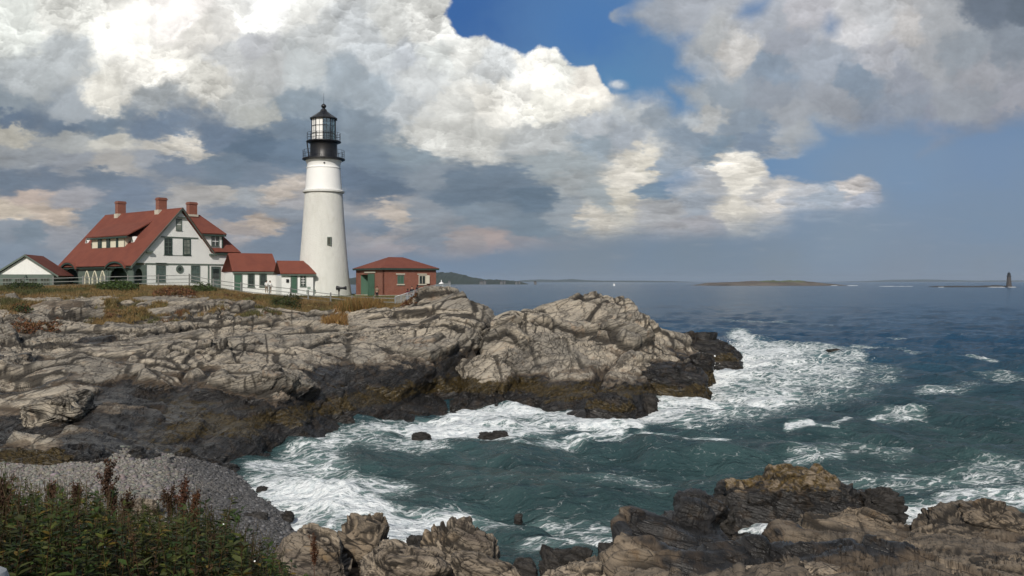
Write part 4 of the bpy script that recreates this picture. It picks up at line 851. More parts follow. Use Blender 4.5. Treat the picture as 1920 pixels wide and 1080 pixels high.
# ============================================================ the keeper's house
def keepers_house():
    F = Frame(-50.3, 124, 8.1, 49.5); h = empty('keepers_house', F.o, F.yaw)
    tag(h, 'large white house with red roof, green trim and three brick chimneys on the headland', 'house')
    W, D = 15.45, 21.6
    w = MB(); w.box(1.62, W, 0, D, -1.5, 3.66)
    zl = lambda x: 3.35+1.1*(x+.3)-.22
    w.prism([(.55, -.03, 3.67), (W+.03, -.03, 3.67), (W+.03, -.03, 5.2), (11.6, -.03, 5.2), (6.9, -.03, 10.85), (.55, -.03, zl(.55))], (0, D, 0))
    w.build('wall', WHITE, h)
    b = MB()
    b.box(1.62, W+.06, -.09, -.035, 3.5, 3.665); b.box(1.6, 1.82, -.06, -.001, -1.5, 3.5); b.box(W-.16, W+.05, -.06, .2, -1.5, 3.5)
    b.box(3.9, 9.45, -.11, -.035, 7.18, 7.34); b.box(11.02, 11.2, -.08, -.002, -1, 3.5)
    b.box(4.25, 8.45, -.07, -.035, 4.72, 4.8)
    b.box(3.1, 4.6, -.3, -.035, 3.66+.001, 3.72)
    rake(b, (-.55, 3.2), (6.9, 11.42), .34); rake(b, (6.9, 11.42), (11.95, 5.22), .34)
    b.box(1.7, 2.5, -.5, -.036, 5.05, 5.32); b.box(11.2, 12.1, -.5, -.036, 4.85, 5.12); b.box(6.3, 7.5, -.36, -.036, 10.0, 10.12)
    b.build('trim', GREEN, h)
    # roof planes
    slope(h, [(-.45, -.5, 3.3), (6.9, -.5, 11.4), (6.9, D+.4, 11.4), (-.45, D+.4, 3.3)], ROOF)
    slope(h, [(6.901, -.5, 11.398), (12.0, -.5, 5.2), (12.0, D+.4, 5.2), (6.901, D+.4, 11.398)], ROOF)
    slope(h, [(7.3, 4.9, 10.9), (12.8, 4.9, 10.9), (16.15, -.45, 5.42), (11.75, -.45, 5.42)], ROOF)
    slope(h, [(12.8, 4.9, 10.9), (12.8, 13, 10.9), (16.15, 19, 5.42), (16.15, -.45, 5.42)], ROOF)
    e = MB(); e.box(11.9, 16.1, -.42, -.28, 5.02, 5.24); e.box(15.96, 16.1, -.28, 18, 5.02, 5.24); e.box(-.42, -.3, -.3, D+.3, 3.0, 3.14)
    e.build('fascia', DGREEN, h)
    # front windows, traced on the front wall
    window(h, 3.3, 4.45, 1.2, 3.3, 0, glass=GGLASS, nx=3, nz=6, bar=GREEN); window(h, 8.5, 9.65, 1.2, 3.3, 0, glass=GGLASS, nx=3, nz=4, bar=GREEN)
    window(h, 4.5, 5.4, 4.98, 7.0, -.03, glass=GLASS, nx=2, nz=4, frame=DGREEN, bar=GREEN); window(h, 7.25, 8.2, 4.98, 7.0, -.03, glass=SHADE, nx=2, nz=4, frame=DGREEN, bar=GREEN)
    window(h, 6.22, 6.85, 8.35, 9.75, -.03, glass=SHADE, nx=1, nz=2, lab='small attic window in the gable')
    r = MB(); r.lathe([(.27, .0), (.55, .0), (.55, .1), (.27, .1)], 24, cap=False); r.v = [(6.67+x, -z, 2.88+y) for x, y, z in r.v]; rr = r.build('round_window', GREEN, h)
    g = MB(); g.lathe([(.0, 0), (.27, 0), (.27, .05), (0, .05)], 24); g.v = [(6.67+x, -z, 2.88+y) for x, y, z in g.v]; g.build('pane', GLASS, rr)
    door(h, 11.65, 12.9, .1, 3.2, 0, leafm=GGLASS, glass=GLASS)
    # porch: screens with arches along the long side and at the near end
    def screen(openings, a0, a1, side, y=0.0, th=.14, zt=3.1, mat=GREEN, z0=-.9):
        m = MB(); x = a0; N = 14
        for (o0, o1, zs, zp, zb, pointed) in sorted(openings):
            m.box(x, o0, y, y+th, z0, zt); r = (o1-o0)/2; c = (o0+o1)/2
            P = []
            for i in range(N+1):
                u = -1+2*i/N; zz = zs+(zp-zs)*((1-abs(u)**1.35) if pointed else math.sqrt(max(0, 1-u*u))); P.append((c+u*r, zz))
            for (xa, za), (xb, zb_) in zip(P[:-1], P[1:]): m.prism([(xa, y, za), (xb, y, zb_), (xb, y, zt), (xa, y, zt)], (0, th, 0))
            if zb > z0: m.box(o0, o1, y, y+th, z0, zb)
            x = o1
        m.box(x, a1, y, y+th, z0, zt)
        return Turn(side).mb(m).build('porch_screen', mat, h)
    AR = [(15.9, 20.4, 1.5, 3.05, .55, 0), (1.5, 6.7, 1.4, 3.08, -.9, 0)]; GO = [(12.4, 14.1, 1.5, 2.75, .3, 1), (10.05, 11.75, 1.5, 2.75, .3, 1), (7.75, 9.4, 1.5, 2.75, .3, 1)]
    screen(AR+GO, -.02, 21.5, 0.0)
    screen([(.2, 1.35, 1.8, 2.9, -.9, 0)], .14, 1.6, None, 0.0, zt=3.4)
    m = MB(); m.box(.14, 1.56, 21.36, 21.5, -.9, 3.3); m.build('porch_end_wall', GREEN, h)
    for (o0, o1, zs, zp, zb, pt) in GO:        # white pointed surrounds with a leaded pane behind
        m = MB(); c = (o0+o1)/2; r = (o1-o0)/2; N = 14; w_ = .28
        cur = lambda k: [(c-(r+k), -.9+.9+zb)]+[(c+u*(r+k), zs+(zp-zs+k)*(1-abs(u)**1.35)) for u in np.linspace(-1, 1, N+1)]+[(c+(r+k), zb)]
        A_, B_ = cur(-.2), cur(.02)
        for i in range(len(A_)-1): m.prism([(A_[i][0], -.06, A_[i][1]), (A_[i+1][0], -.06, A_[i+1][1]), (B_[i+1][0], -.06, B_[i+1][1]), (B_[i][0], -.06, B_[i][1])], (0, .12, 0))
        o = Turn(0.0).mb(m).build('arched_window', CREAM, h)
        g = MB(); g.box(o0+.1, o1-.1, .06, .09, zb, zp-.35); Turn(0.0).mb(g).build('pane', SHADE, o)
    m = MB(); m.box(-.12, 1.5, 0, D, -.9, .05); m.box(-.06, -.003, 8, 21.4, -.9, .42); m.build('porch_base', CLEAN, h)
    m = MB(); m.box(1.56, 1.615, .3, D-.2, .3, 3.4); m.build('porch_shade_sheet', DGREEN, h)  # dark green sheet set in for the shade inside the porch
    for y, w_ in ((-.1, .12), (21.45, .12), (7.1, .35)): m = MB(); m.box(-.16, -.021, y-w_, y+w_, -.9, 3.2); m.build('porch_post', GREEN, h)
    for (o0, o1) in ((15.6, 20.7), (1.2, 7.0)):     # the eaves lift over the two wide arches
        c = (o0+o1)/2; r = (o1-o0)/2; N = 16; bow = MB(); hood = MB()
        P = [(c+r*math.cos(a), 2.55+1.35*math.sin(a)) for a in np.linspace(.28, math.pi-.28, N+1)]
        for (ya, za), (yb, zb_) in zip(P[:-1], P[1:]):
            bow.prism([(-.62, ya, za), (-.62, yb, zb_), (-.62, yb, zb_-.22), (-.62, ya, za-.22)], (.14, 0, 0))
            hood.prism([(-.64, ya, za+.09), (-.64, yb, zb_+.09), (-.64, yb, zb_+.004), (-.64, ya, za+.004)], (1.5, 0, 0))
        bow.build('arch_hood', DGREEN, h); hood.build('arch_hood', ROOF, h)
    # long dormer on the near slope
    dm = MB(); dm.box(2.0, 5, 6.3, 16.0, 5.3, 7.45); d = dm.build('dormer', CREAM, h)
    y = [F.onX(p, 458, 2.0)[0] for p in (172, 184, 191, 200, 207, 218, 222, 235)]
    for a, b_ in ((2, 1), (4, 3), (6, 5)):
        m = MB(); m.box(1.93, 2.0, y[a], y[b_], 5.95, 7.4); ww = m.build('window', DGREEN, d); m = MB(); m.box(1.9, 1.929, y[a]+.2, y[b_]-.2, 6.1, 7.25); m.build('pane', GLASS, ww)
    m = MB()
    for q in (y[1], y[2], y[5], 6.35, 15.95): m = MB(); m.box(1.95, 1.999, q-.05, q+.05, 5.7, 7.44); m.build('corner_board', GREEN, d)
    slope(d, [(1.55, 4.9, 7.62), (5.3, 4.9, 9.68), (5.3, 16.9, 9.68), (1.55, 16.9, 7.62)], ROOF)
    m = MB(); m.box(1.56, 1.66, 4.95, 16.85, 7.22, 7.46); m.build('fascia', DGREEN, d)
    for px, py in ((166, 452), (252, 450)):
        # little louvred triangles on the slope
        best = min(np.arange(1, 4, .02), key=lambda x: abs(F.onX(px, py, x)[1]-(3.3+1.1*(x+.45)))); yy, zz = F.onX(px, py, best)
        m = MB(); m.prism([(best-.3, yy-.5, zz-.35), (best-.3, yy+.5, zz-.35), (best-.3, yy, zz+.5)], (.9, 0, 0)); v = m.build('roof_vent', CLEAN, h)
        m = MB(); m.prism([(best-.33, yy-.28, zz-.25), (best-.33, yy+.28, zz-.25), (best-.33, yy, zz+.25)], (.028, 0, 0)); m.build('louvre', GREEN, v)
    # dormer on the right wing
    m = MB(); m.prism([(10.2, .1, 5.7), (13.4, .1, 5.7), (13.4, .1, 8.0), (10.2, .1, 8.0)], (0, 3.4, 0)); d = m.build('dormer', WHITE, h)
    slope(d, [(9.9, -.35, 8.02), (13.85, -.35, 8.02), (12.85, 5.2, 10.98), (8.2, 5.2, 10.98)], ROOF)
    slope(d, [(13.85, -.35, 8.02), (13.85, 4.2, 8.02), (12.85, 5.2, 10.98)], ROOF)
    m = MB(); m.box(9.95, 13.8, -.3, -.16, 7.62, 7.86); m.box(13.3, 13.46, .02, .2, 5.7, 7.9); m.build('trim', DGREEN, d)
    window(d, 11.75, 12.75, 6.3, 7.55, .1, glass=GLASS, nx=2, nz=2)
    for (cx, cy, zt, w_) in ((7.0, 17.4, 13.25, .62), (7.0, 5.5, 13.1, .62), (11.3, 4.7, 12.7, .62)):
        m = MB(); m.box(cx-w_, cx+w_, cy-w_*.7, cy+w_*.7, 9.8, zt); m.box(cx-w_-.08, cx+w_+.08, cy-w_*.7-.08, cy+w_*.7+.08, zt-.35, zt-.15)
        c = m.build('chimney', BRICK, h); m = MB(); m.box(cx-w_-.12, cx+w_+.12, cy-w_*.7-.12, cy+w_*.7+.12, 10.6, 11.35 if cx < 10 else 10.9); m.build('flashing', STONE, c)
keepers_house()
# ============================================================ garage at far left
def garage():
    F = Frame(-70, 126, 8.2, 12); g = empty('garage', F.o, F.yaw); tag(g, 'small white gabled garage with red roof at the far left edge', 'garage')
    xa, za = F.onY(48, 477); xr, zr = F.onY(106, 514); xl = 2*xa-xr; zl_ = zr
    W0, W1 = xl+.35, xr-.35
    m = MB(); m.prism([(W0, 0, 2.05), (W1, 0, 2.05), (W1, 0, zr-.1), (xa, 0, za-.3), (W0, 0, zr-.1)], (0, 8.0, 0)); m.build('wall', WHITE, g)
    m = MB(); m.box(W0-.04, W1+.04, -.05, 8.02, -1.2, 2.045); m.build('base_wall', GREEN, g)
    slope(g, [(xl-.1, -.4, zr-.05), (xa, -.4, za), (xa, 8.4, za), (xl-.1, 8.4, zr-.05)], ROOF, .14); slope(g, [(xa+.001, -.4, za), (xr+.3, -.4, zr-.2), (xr+.3, 8.4, zr-.2), (xa+.001, 8.4, za)], ROOF, .14)
    m = MB(); rake(m, (xl-.2, zr-.1), (xa, za+.0), .26, y0=-.42, y1=-.3); rake(m, (xa, za), (xr+.32, zr-.22), .26, y0=-.42, y1=-.3); m.build('trim', GREEN, g)
    for p0, p1 in ((6, 21), (29, 41), (55, 70), (77, 92)):
        a, _ = F.onY(p0, 525); b, _ = F.onY(p1, 525); window(g, a, b, .35, 1.5, -.05, glass=GLASS, nx=3, nz=3, trim=.07, bar=GREEN, sill=False)
    m = MB(); m.lathe([(.0, 0), (.16, 0), (.05, .3), (0, .32)], 10, (xa+.1, -.35)); m.v = [(x, y, z+1.6) for x, y, z in m.v]; m.box(xa+.08, xa+.12, -.36, -.05, 1.9, 1.95); m.build('wall_lamp', DGREEN, g)
garage()
# ============================================================ the two low white buildings
def low_building(fr, label, X0, X1, zw, ze, ridge, D, wins, doors, hipR=False, lab_extra=None, dark=()):
    g = empty('white_outbuilding', fr.o, fr.yaw); tag(g, label, 'outbuilding')
    Yr, zr, r0, r1 = ridge
    m = MB(); m.box(X0, X1, 0, D, -1.5, zw)
    if not hipR: m.prism([(X1-.2, 0, zw), (X1-.2, Yr, zr-.25), (X1-.2, 2*Yr, zw)], (.2, 0, 0))
    m.build('wall', WHITE, g)
    slope(g, [(X0-.2, -.3, ze), (X1+.15+(.25 if hipR else 0), -.3, ze), (r1, Yr, zr), (r0, Yr, zr)], ROOF, .12)
    slope(g, [(X0-.2, 2*Yr+.3, ze), (X1+.15+(.25 if hipR else 0), 2*Yr+.3, ze), (r1, Yr, zr), (r0, Yr, zr)], ROOF, .12)
    if hipR: slope(g, [(X1+.4, -.3, ze), (X1+.4, 2*Yr+.3, ze), (r1, Yr, zr)], ROOF, .12)
    m = MB(); m.box(X0-.15, X1+.12+(.25 if hipR else 0), -.3, -.2, ze-.3, ze-.12); m.box(X0, X1, -.2, -.002, ze-.26, ze-.2); m.build('fascia', GREEN, g)
    for w_ in wins: window(g, *w_[:4], 0, glass=GLASS, nx=2, nz=4, frame=w_[4], bar=w_[5], trim=.14)
    for d_ in doors: door(g, *d_, 0)
    return g
FA = Frame(-39, 128.5, 8.0, 30)
g = low_building(FA, 'longer low white outbuilding with a red roof joined to the right of the house', .6, 6.75, 2.45, 2.72, (3.0, 5.3, .6, 6.85), 6, [(2.72, 3.4, .62, 2.2, GREEN, DGREEN), (4.35, 5.1, .62, 2.2, GREEN, DGREEN)], [(.85, 1.7, -.1, 2.2)])
FB = Frame(-31.3, 126.8, 7.75, 24)
x0, _ = FB.onY(528, 530); x1, ze = FB.onY(594, 513); r0 = FB.onY(519, 489, 2.6); r1 = FB.onY(571, 489, 2.6)
d0, d1 = FB.onY(545, 530)[0], FB.onY(557, 530)[0]; w0, w1 = FB.onY(564.5, 530)[0], FB.onY(572, 530)[0]
g = low_building(FB, 'smaller low white outbuilding with a green door against the lighthouse foot', x0, x1-.5, ze-.25, ze, (2.6, r1[1], r0[0], r1[0]), 4.6, [(w0, w1, .95, 2.25, GREEN, CLEAN)], [(d0+.1, d1-.1, 0, 2.35)], hipR=True)
m = MB(); a, b = FB.onY(536.5, 523.5), FB.onY(541.5, 529.5); m.box(a[0], b[0], -.12, -.002, b[1], a[1]); m.build('notice_board', METAL, g)
m = MB(); a = FA.onX(524, 518.5, 6.95); m.box(6.952, 7.12, a[0]-.15, a[0]+.15, a[1]-.25, a[1]+.2); m.build('wall_lamp', METAL, [o for o in COL.objects if o.name.startswith('white_outbuilding')][0])
# ============================================================ brick building
def brick_building():
    F = Frame(-17.77, 128, 7.35, 35); g = empty('brick_building', F.o, F.yaw); tag(g, 'low red brick building with a red hipped roof and green door right of the lighthouse', 'building')
    W, D, ze = 8.5, 8.3, 3.78
    d0, d1 = sorted(F.onX(p, 530)[0] for p in (676, 691)); zt = F.onX(684, 515)[1]
    m = MB(); m.box(.02, W, 0, .3, -.6, ze-.1); m.box(0, .3, 0, d0, -.6, ze-.1); m.box(0, .3, d1, D, -.6, ze-.1); m.box(0, .3, d0, d1, zt, ze-.1); m.box(W-.3, W, .3, D, -.6, ze-.1); m.box(.3, W-.3, D-.3, D, -.6, ze-.1)
    m.build('wall', BRICK, g)
    m = MB(); m.box(.3, W-.3, .3, D-.3, -.55, -.1); m.build('floor', STONE, g)
    m = MB(); m.box(-.1, W+.1, -.1, D+.1, -.9, .0+.05); m.build('foundation', STONE, g)
    o = .38; zr = 5.42
    A_, B_, C_, E_ = (-o, -o, ze), (W+o, -o, ze), (W+o, D+o, ze), (-o, D+o, ze); r0, r1 = (3.1, D/2, zr), (5.4, D/2, zr)
    m = MB(); m.add([A_, B_, C_, E_, r0, r1], [(0, 1, 5, 4), (1, 2, 5), (2, 3, 4, 5), (3, 0, 4), (3, 2, 1, 0)]); m.build('roof', ROOF, g)
    m = MB(); m.box(-o+.05, W+o-.05, -o+.03, -o+.15, ze-.25, ze-.003); m.box(-o+.03, -o+.15, -o+.15, D+o, ze-.25, ze-.003); m.build('eaves_board', DGREEN, g)
    # open green door: one leaf folded back, the other ajar
    dr = MB(); dr.box(-.02, .06, d0, d0+.04, -.1, zt)
    l1 = MB(); ang = F.onX(703, 530)[0]; l1.box(-.14, -.06, ang, d0-.03, -.05, zt+.1)
    for k in range(1, 5): yy = ang+(d0-.03-ang)*k/5; l1.box(-.155, -.1405, yy-.015, yy+.015, -.05, zt+.1)
    dd = l1.build('door', BGREEN, g); hh = MB(); hh.box(-.18, -.156, ang+.1, ang+.16, 1.0, 1.25); hh.build('handle', METAL, dd)
    l2 = MB(); l2.prism([(.05, d1-.02, -.05), (1.15, d1-.45, -.05), (1.15, d1-.45, zt), (.05, d1-.02, zt)], (.02, .06, 0)); l2.build('door', BGREEN, g)
    m = MB(); y0, y1 = sorted(F.onX(p, 509)[0] for p in (684, 704)); m.box(-.1, -.003, y0, y1, zt+.22, zt+.45); m.build('lintel', STONE, g)
    for (p0, p1, shut) in ((745, 757, True), (785, 798, False)):
        a = F.onY(p0, 516)[0]; b = F.onY(p1, 516)[0]; z1 = F.onY(751, 516)[1]; z0 = F.onY(751, 532)[1]
        m = MB(); m.box(a, b, -.03, .02, z0, z1)
        w_ = m.build('window', BGREEN if shut else GLASS, g)
        fr = MB(); fr.box(a-.02, a+.1, -.07, -.031, z0, z1); fr.box(b-.1, b+.02, -.07, -.031, z0, z1); fr.box(a+.1, b-.1, -.07, -.031, z1-.1, z1); fr.box((a+b)/2-.03, (a+b)/2+.03, -.06, -.031, z0, z1-.1); fr.build('frame', GREEN if shut else STONE, w_)
        l = MB(); l.box(a-.22, b+.18, -.08, -.003, z1+.08, z1+.24); l.build('lintel', STONE, w_); s_ = MB(); s_.box(a-.1, b+.1, -.14, -.003, z0-.2, z0-.03); s_.build('sill', STONE, w_)
        if not shut:
            s_ = MB(); s_.prism([(b+.02, -.09, z0), (b+.45, -.32, z0), (b+.45, -.32, z1), (b+.02, -.09, z1)], (0, -.03, 0)); s_.build('shutter', STONE, w_)
brick_building()
# ============================================================ the lighthouse
def whitewash():
    t = NT('whitewashed_masonry'); tc = t.n.new('ShaderNodeTexCoord').outputs['Object']
    s = t.n.new('ShaderNodeSeparateXYZ'); t.l.new(tc, s.inputs[0]); an = t.math('ARCTAN2', s.outputs[1], s.outputs[0]); cb = t.n.new('ShaderNodeCombineXYZ')
    t.l.new(t.math('MULTIPLY', an, 3.4), cb.inputs[0]); t.l.new(s.outputs[2], cb.inputs[1])
    b = t.n.new('ShaderNodeTexBrick'); t.l.new(cb.outputs[0], b.inputs[0]); b.inputs['Scale'].default_value = 1.9; b.inputs['Mortar Size'].default_value = .025; b.inputs['Mortar Smooth'].default_value = .6
    n = t.noise(t.coords((1, 1, .5), obj=True), 1.6, 6, .7); n2 = t.noise(t.coords((1, 1, .35), obj=True), .45, 5, .6); n3 = t.noise(t.coords(obj=True), 6, 4, .7)
    c = t.mix(t.math('MULTIPLY', t.ramp(n, (.48, .75)), .45), (.85, .85, .80), (.68, .67, .60)); c = t.mix(t.math('MULTIPLY', t.ramp(n2, (.5, .7)), .35), c, (.62, .62, .57))
    c = t.mix(t.math('MULTIPLY', t.ramp(b.outputs[1], (.2, 1.)), .5), c, (.5, .49, .44))
    c = t.mix(t.math('MULTIPLY', t.ramp(n3, (.58, .70)), .5), c, (.40, .37, .30))
    return t.out(c, .85, t.bump(t.math('ADD', t.math('MULTIPLY', b.outputs[1], -.6), t.math('ADD', n, n3)), .8, .16), .2)
def lighthouse():
    g = empty('lighthouse', (-26.83, 133, 7.2)); tag(g, 'tall white conical lighthouse with a black lantern gallery', 'lighthouse')
    m = MB(); m.lathe([(4.05, -1.2), (3.96, .0), (3.55, 3.0), (3.34, 5.2), (3.06, 8.6), (2.86, 11.4), (2.66, 14.6)], 96); m.build('tower', whitewash(), g, smooth=True)
    m = MB(); m.lathe([(2.60, 14.55), (2.60, 14.62), (2.92, 14.72), (2.95, 14.92), (2.66, 15.08)], 64); m.build('belt_course', paint('belt_paint', (.66, .66, .63), .15), g, smooth=True)
    m = MB(); m.lathe([(2.60, 15.07), (2.36, 18.55), (2.42, 18.6), (2.42, 18.75), (2.33, 18.8), (2.30, 19.0), (2.42, 19.55), (2.62, 19.95)], 64); up = m.build('upper_tower', CLEAN, g, smooth=True)
    m = MB(); a = math.radians(270+18); m.lathe([(0, 0), (.13, 0), (.13, .2), (0, .2)], 10); m.v = [(x+1.05*math.sin(math.radians(15)*1.9)*1.0+.05, -2.28-z*.3, 19.25+y) for x, y, z in m.v]; m.build('porthole', METAL, up)
    # tower window
    m = MB(); wx = .78*1.75; wz0, wz1 = CAMZ-7.2+(527.5-460)/FP*130, CAMZ-7.2+(527.5-444)/FP*130
    yy = -3.05; m.box(wx-.28, wx+.28, yy, yy+.5, wz0, wz1); w_ = m.build('window', GREEN, g); m = MB(); m.box(wx-.17, wx+.17, yy-.02, yy-.001, wz0+.12, wz1-.12); m.build('pane', GLASS, w_)
    m = MB(); m.lathe([(2.62, 19.85), (2.98, 20.0), (3.02, 20.12), (2.98, 20.22), (1.95, 20.24)], 48); m.build('lower_gallery', METAL, g, smooth=True)
    m = MB(); m.lathe([(1.92, 20.2), (1.95, 20.5), (1.92, 20.55), (1.90, 22.6), (2.0, 22.8)], 48); m.build('watch_room', METAL, g, smooth=True)
    m = MB(); m.lathe([(1.9, 22.6), (2.42, 22.8), (2.46, 22.9), (2.42, 23.0), (1.6, 23.02)], 48); m.build('upper_gallery', METAL, g, smooth=True)
    def rail(R, z, hgt, n, rails):
        m = MB()
        for i in range(n): a = 2*math.pi*i/n; m.tube((R*math.cos(a), R*math.sin(a), z), (R*math.cos(a), R*math.sin(a), z+hgt), .03, 5)
        for r_ in rails:
            for i in range(36):
                a, b = 2*math.pi*i/36, 2*math.pi*(i+1)/36; m.tube((R*math.cos(a), R*math.sin(a), z+r_), (R*math.cos(b), R*math.sin(b), z+r_), .025, 4)
        return m.build('railing', METAL, g)
    rail(2.9, 20.2, 1.3, 20, (.62, 1.28)); rail(2.35, 23.0, 1.1, 14, (.4, .75, 1.1))
    m = MB(); m.tube((-2.0, -.6, 20.3), (-2.3, -.6, 22.8), .05); m.tube((-1.85, -.9, 20.3), (-2.15, -.9, 22.8), .05)
    for k in range(7): z = 20.5+k*.33; u = (z-20.3)/2.5*.3; m.tube((-2.0-u, -.6, z), (-1.85-u, -.9, z), .03, 4)
    m.build('ladder', METAL, g)
    # lantern room: ten glazed sides
    n = 10; R = 1.72; z0, z1 = 23.02, 26.1; off = math.radians(-90+8)
    P = [(R*math.cos(off+2*math.pi*i/n), R*math.sin(off+2*math.pi*i/n)) for i in range(n)]
    m = MB()
    for i in range(n):
        a, b = P[i], P[(i+1) % n]; m.tube((*a, z0), (*a, z1), .06, 5)
        for z in (z0+.08, z0+1.02, z0+2.02, z1-.05): m.tube((*a, z), (*b, z), .04, 4)
        mid = ((a[0]+b[0])/2, (a[1]+b[1])/2); m.tube((*mid, z0), (*mid, z1), .025, 4)
    fr = m.build('lantern_frame', METAL, g)
    t = NT('lantern_glass'); tr = t.n.new('ShaderNodeBsdfTransparent'); gl = t.n.new('ShaderNodeBsdfGlossy'); gl.inputs['Roughness'].default_value = .03; mx = t.n.new('ShaderNodeMixShader'); mx.inputs[0].default_value = .22
    tr.inputs[0].default_value = (.8, .86, .86, 1); ou = t.n.new('ShaderNodeOutputMaterial'); t.l.new(tr.outputs[0], mx.inputs[1]); t.l.new(gl.outputs[0], mx.inputs[2]); t.l.new(mx.outputs[0], ou.inputs[0]); LG = t.m
    for i in range(n):
        a, b = P[i], P[(i+1) % n]; k = .97; ang = (math.degrees(off)+36*(i+.5)) % 360
        white_pane = 190 < ang < 285  # panes on this side are opaque white, not glass
        m = MB(); a2 = (a[0]*k, a[1]*k); b2 = (b[0]*k, b[1]*k); m.prism([(*a2, z0), (*b2, z0), (*b2, z1), (*a2, z1)], (-(a[0]+b[0])*.006, -(a[1]+b[1])*.006, 0))
        o = m.build('lantern_pane', CLEAN if white_pane else LG, g)
        if white_pane: o['label'] = 'opaque white lantern pane on the left front side'
    m = MB(); m.lathe([(.0, 23.1), (.5, 23.2), (.42, 24.0), (.62, 24.2), (.72, 24.7), (.62, 25.2), (.4, 25.4), (0, 25.5)], 20); m.build('lens', glass_mat('lens_glass', (.05, .07, .065), .1), g, smooth=True)
    m = MB(); m.box(-.1, 1.15, .75, .85, 23.1, 25.2); m.build('lantern_black_sheet', METAL, g)  # black sheet behind the lens, blocks the view through the right panes
    m = MB(); m.lathe([(1.6, 26.02), (1.98, 26.0), (2.0, 26.14), (1.2, 26.72), (.55, 27.25), (.38, 27.6), (.3, 27.62)], 10, a0=off); m.build('lantern_roof', METAL, g)
    m = MB(); m.lathe([(.3, 27.6), (.24, 27.75), (.16, 27.85), (.3, 27.95), (.38, 28.2), (.3, 28.45), (.1, 28.6), (.03, 28.7)], 20); m.build('ventilator_ball', METAL, g, smooth=True)
    m = MB(); m.tube((0, 0, 28.6), (0, 0, 30.1), .035, 6, .012); m.build('lightning_rod', METAL, g)
    for o in COL.objects:      # heights above the belt taken from the photo
        if o.type == 'MESH' and (o.parent == g or (o.parent and o.parent.parent == g)):
            for v in o.data.vertices: v.co.z = float(np.interp(v.co.z, [15.08, 20.2, 23.0, 26.1, 27.6, 28.7, 30.1], [15.08, 19.55, 22.05, 25.25, 26.6, 27.45, 28.9])) if v.co.z > 15.08 else v.co.z
lighthouse()
# ============================================================ fences, horn, people, signs
def drop(px, Y, dy=0): x = (px-960)/FP*Y; return x, Y, ground_z(x, Y)+dy
def rail_fence():
    P = [(-60,540,118),(-10,539.5,118),(44,539,118),(100,539,118),(156,538,118),(198,538,118),(240,537,118),(297,536,118),(355,535,118),(400,543,117),(452,550,116),(505,553,114.5),(545,557,113.5),(578,561,112.5),(620,566,111),(660,573,109.5),(701,573,109.5),(741,573,109.5)]
    tops = [521,520,520,519.5,518,517,516,515,514,523,529.5,535,539,544,549,554,556,557]
    pts = [at(*p) for p in P]; tp = [at(p[0], t, p[2])[2] for p, t in zip(P, tops)]
    g = empty('rail_fence', tuple(pts[0])); o0 = pts[0]; tag(g, 'long grey three rail wooden fence along the top of the headland', 'fence')
    mats = {0: GREYWOOD}
    for p, z in zip(pts, tp):
        q = p-o0; m = MB(); gz = min(ground_z(p[0], p[1])-o0[2]-.3, z-o0[2]-1.2); m.box(q[0]-.075, q[0]+.075, q[1]-.075, q[1]+.075, gz, z-o0[2]+.04); m.build('post', GREYWOOD, g)
    for k in range(len(pts)-1):
        m = MB()
        for f in (.08, .42, .76):
            a = (pts[k][0]-o0[0], pts[k][1]-o0[1]-.1, tp[k]-o0[2]-f*1.35); b = (pts[k+1][0]-o0[0], pts[k+1][1]-o0[1]-.1, tp[k+1]-o0[2]-f*1.35)
            m.prism([a, b, (b[0], b[1], b[2]-.085), (a[0], a[1], a[2]-.085)], (0, .05, 0))
        m.build('rails', GREYWOOD, g)
rail_fence()
def wire_fence():
    P = [(741,556,574,109),(752,553,572,109),(764,549,570,109),(776,545,566,108.5),(789,541,562,108),(803,537,557,107),(817,534,552,106),(831,532,549,105.5),(844,531,547,105)]
    a0 = at(P[0][0], P[0][2], P[0][3]); g = empty('wire_fence', tuple(a0)); tag(g, 'pale wire mesh fence climbing the rock beside the brick building', 'fence')
    T_, B_ = [], []
    for px, t, b, Y in P:
        tt = at(px, t, Y)-a0; bb = at(px, b, Y)-a0; m = MB(); m.tube((tt[0], tt[1], bb[2]-.5), (tt[0], tt[1], tt[2]+.05), .045, 6); m.build('post', GALV, g); T_.append(tt); B_.append(bb)
    m = MB(); w = MB()
    for k in range(len(P)-1):
        m.tube(T_[k], T_[k+1], .035, 5); m.tube((T_[k]*.5+B_[k]*.5), (T_[k+1]*.5+B_[k+1]*.5), .02, 4)
        n = 8
        for i in range(n*2):     # crossing wires
            u = i/n/2; p = T_[k]*(1-u)+T_[k+1]*u; q = B_[k]*(1-u)+B_[k+1]*u; w.tube(p, q, .011, 3)
        for j in range(1, 12): v = j/12; w.tube(T_[k]*(1-v)+B_[k]*v, T_[k+1]*(1-v)+B_[k+1]*v, .011, 3)
    m.build('rail', GALV, g); w.build('wire_mesh', GALV, g)
wire_fence()
def horn():
    x, y, z = drop(635.5, 121); g = empty('fog_horn', (x, y, z)); tag(g, 'black horn on a post on the lawn at the foot of the lighthouse', 'horn')
    zt = at(636, 540, 121)[2]-z
    m = MB(); m.tube((0, 0, -.3), (0, 0, zt-.15), .07, 8); m.tube((0, 0, zt-.45), (0, 0, zt-.12), .12, 8, .16); m.build('post', METAL, g)
    m = MB(); m.lathe([(.0, -.35), (.26, -.35), (.29, -.3), (.24, -.1), (.17, .2), (.15, .5), (.2, .75), (.27, .95), (.25, .97), (0, .9)], 16); m.v = [(q, p, zt+r) for r, p, q in m.v]; m.build('barrel', METAL, g, smooth=True)
horn()
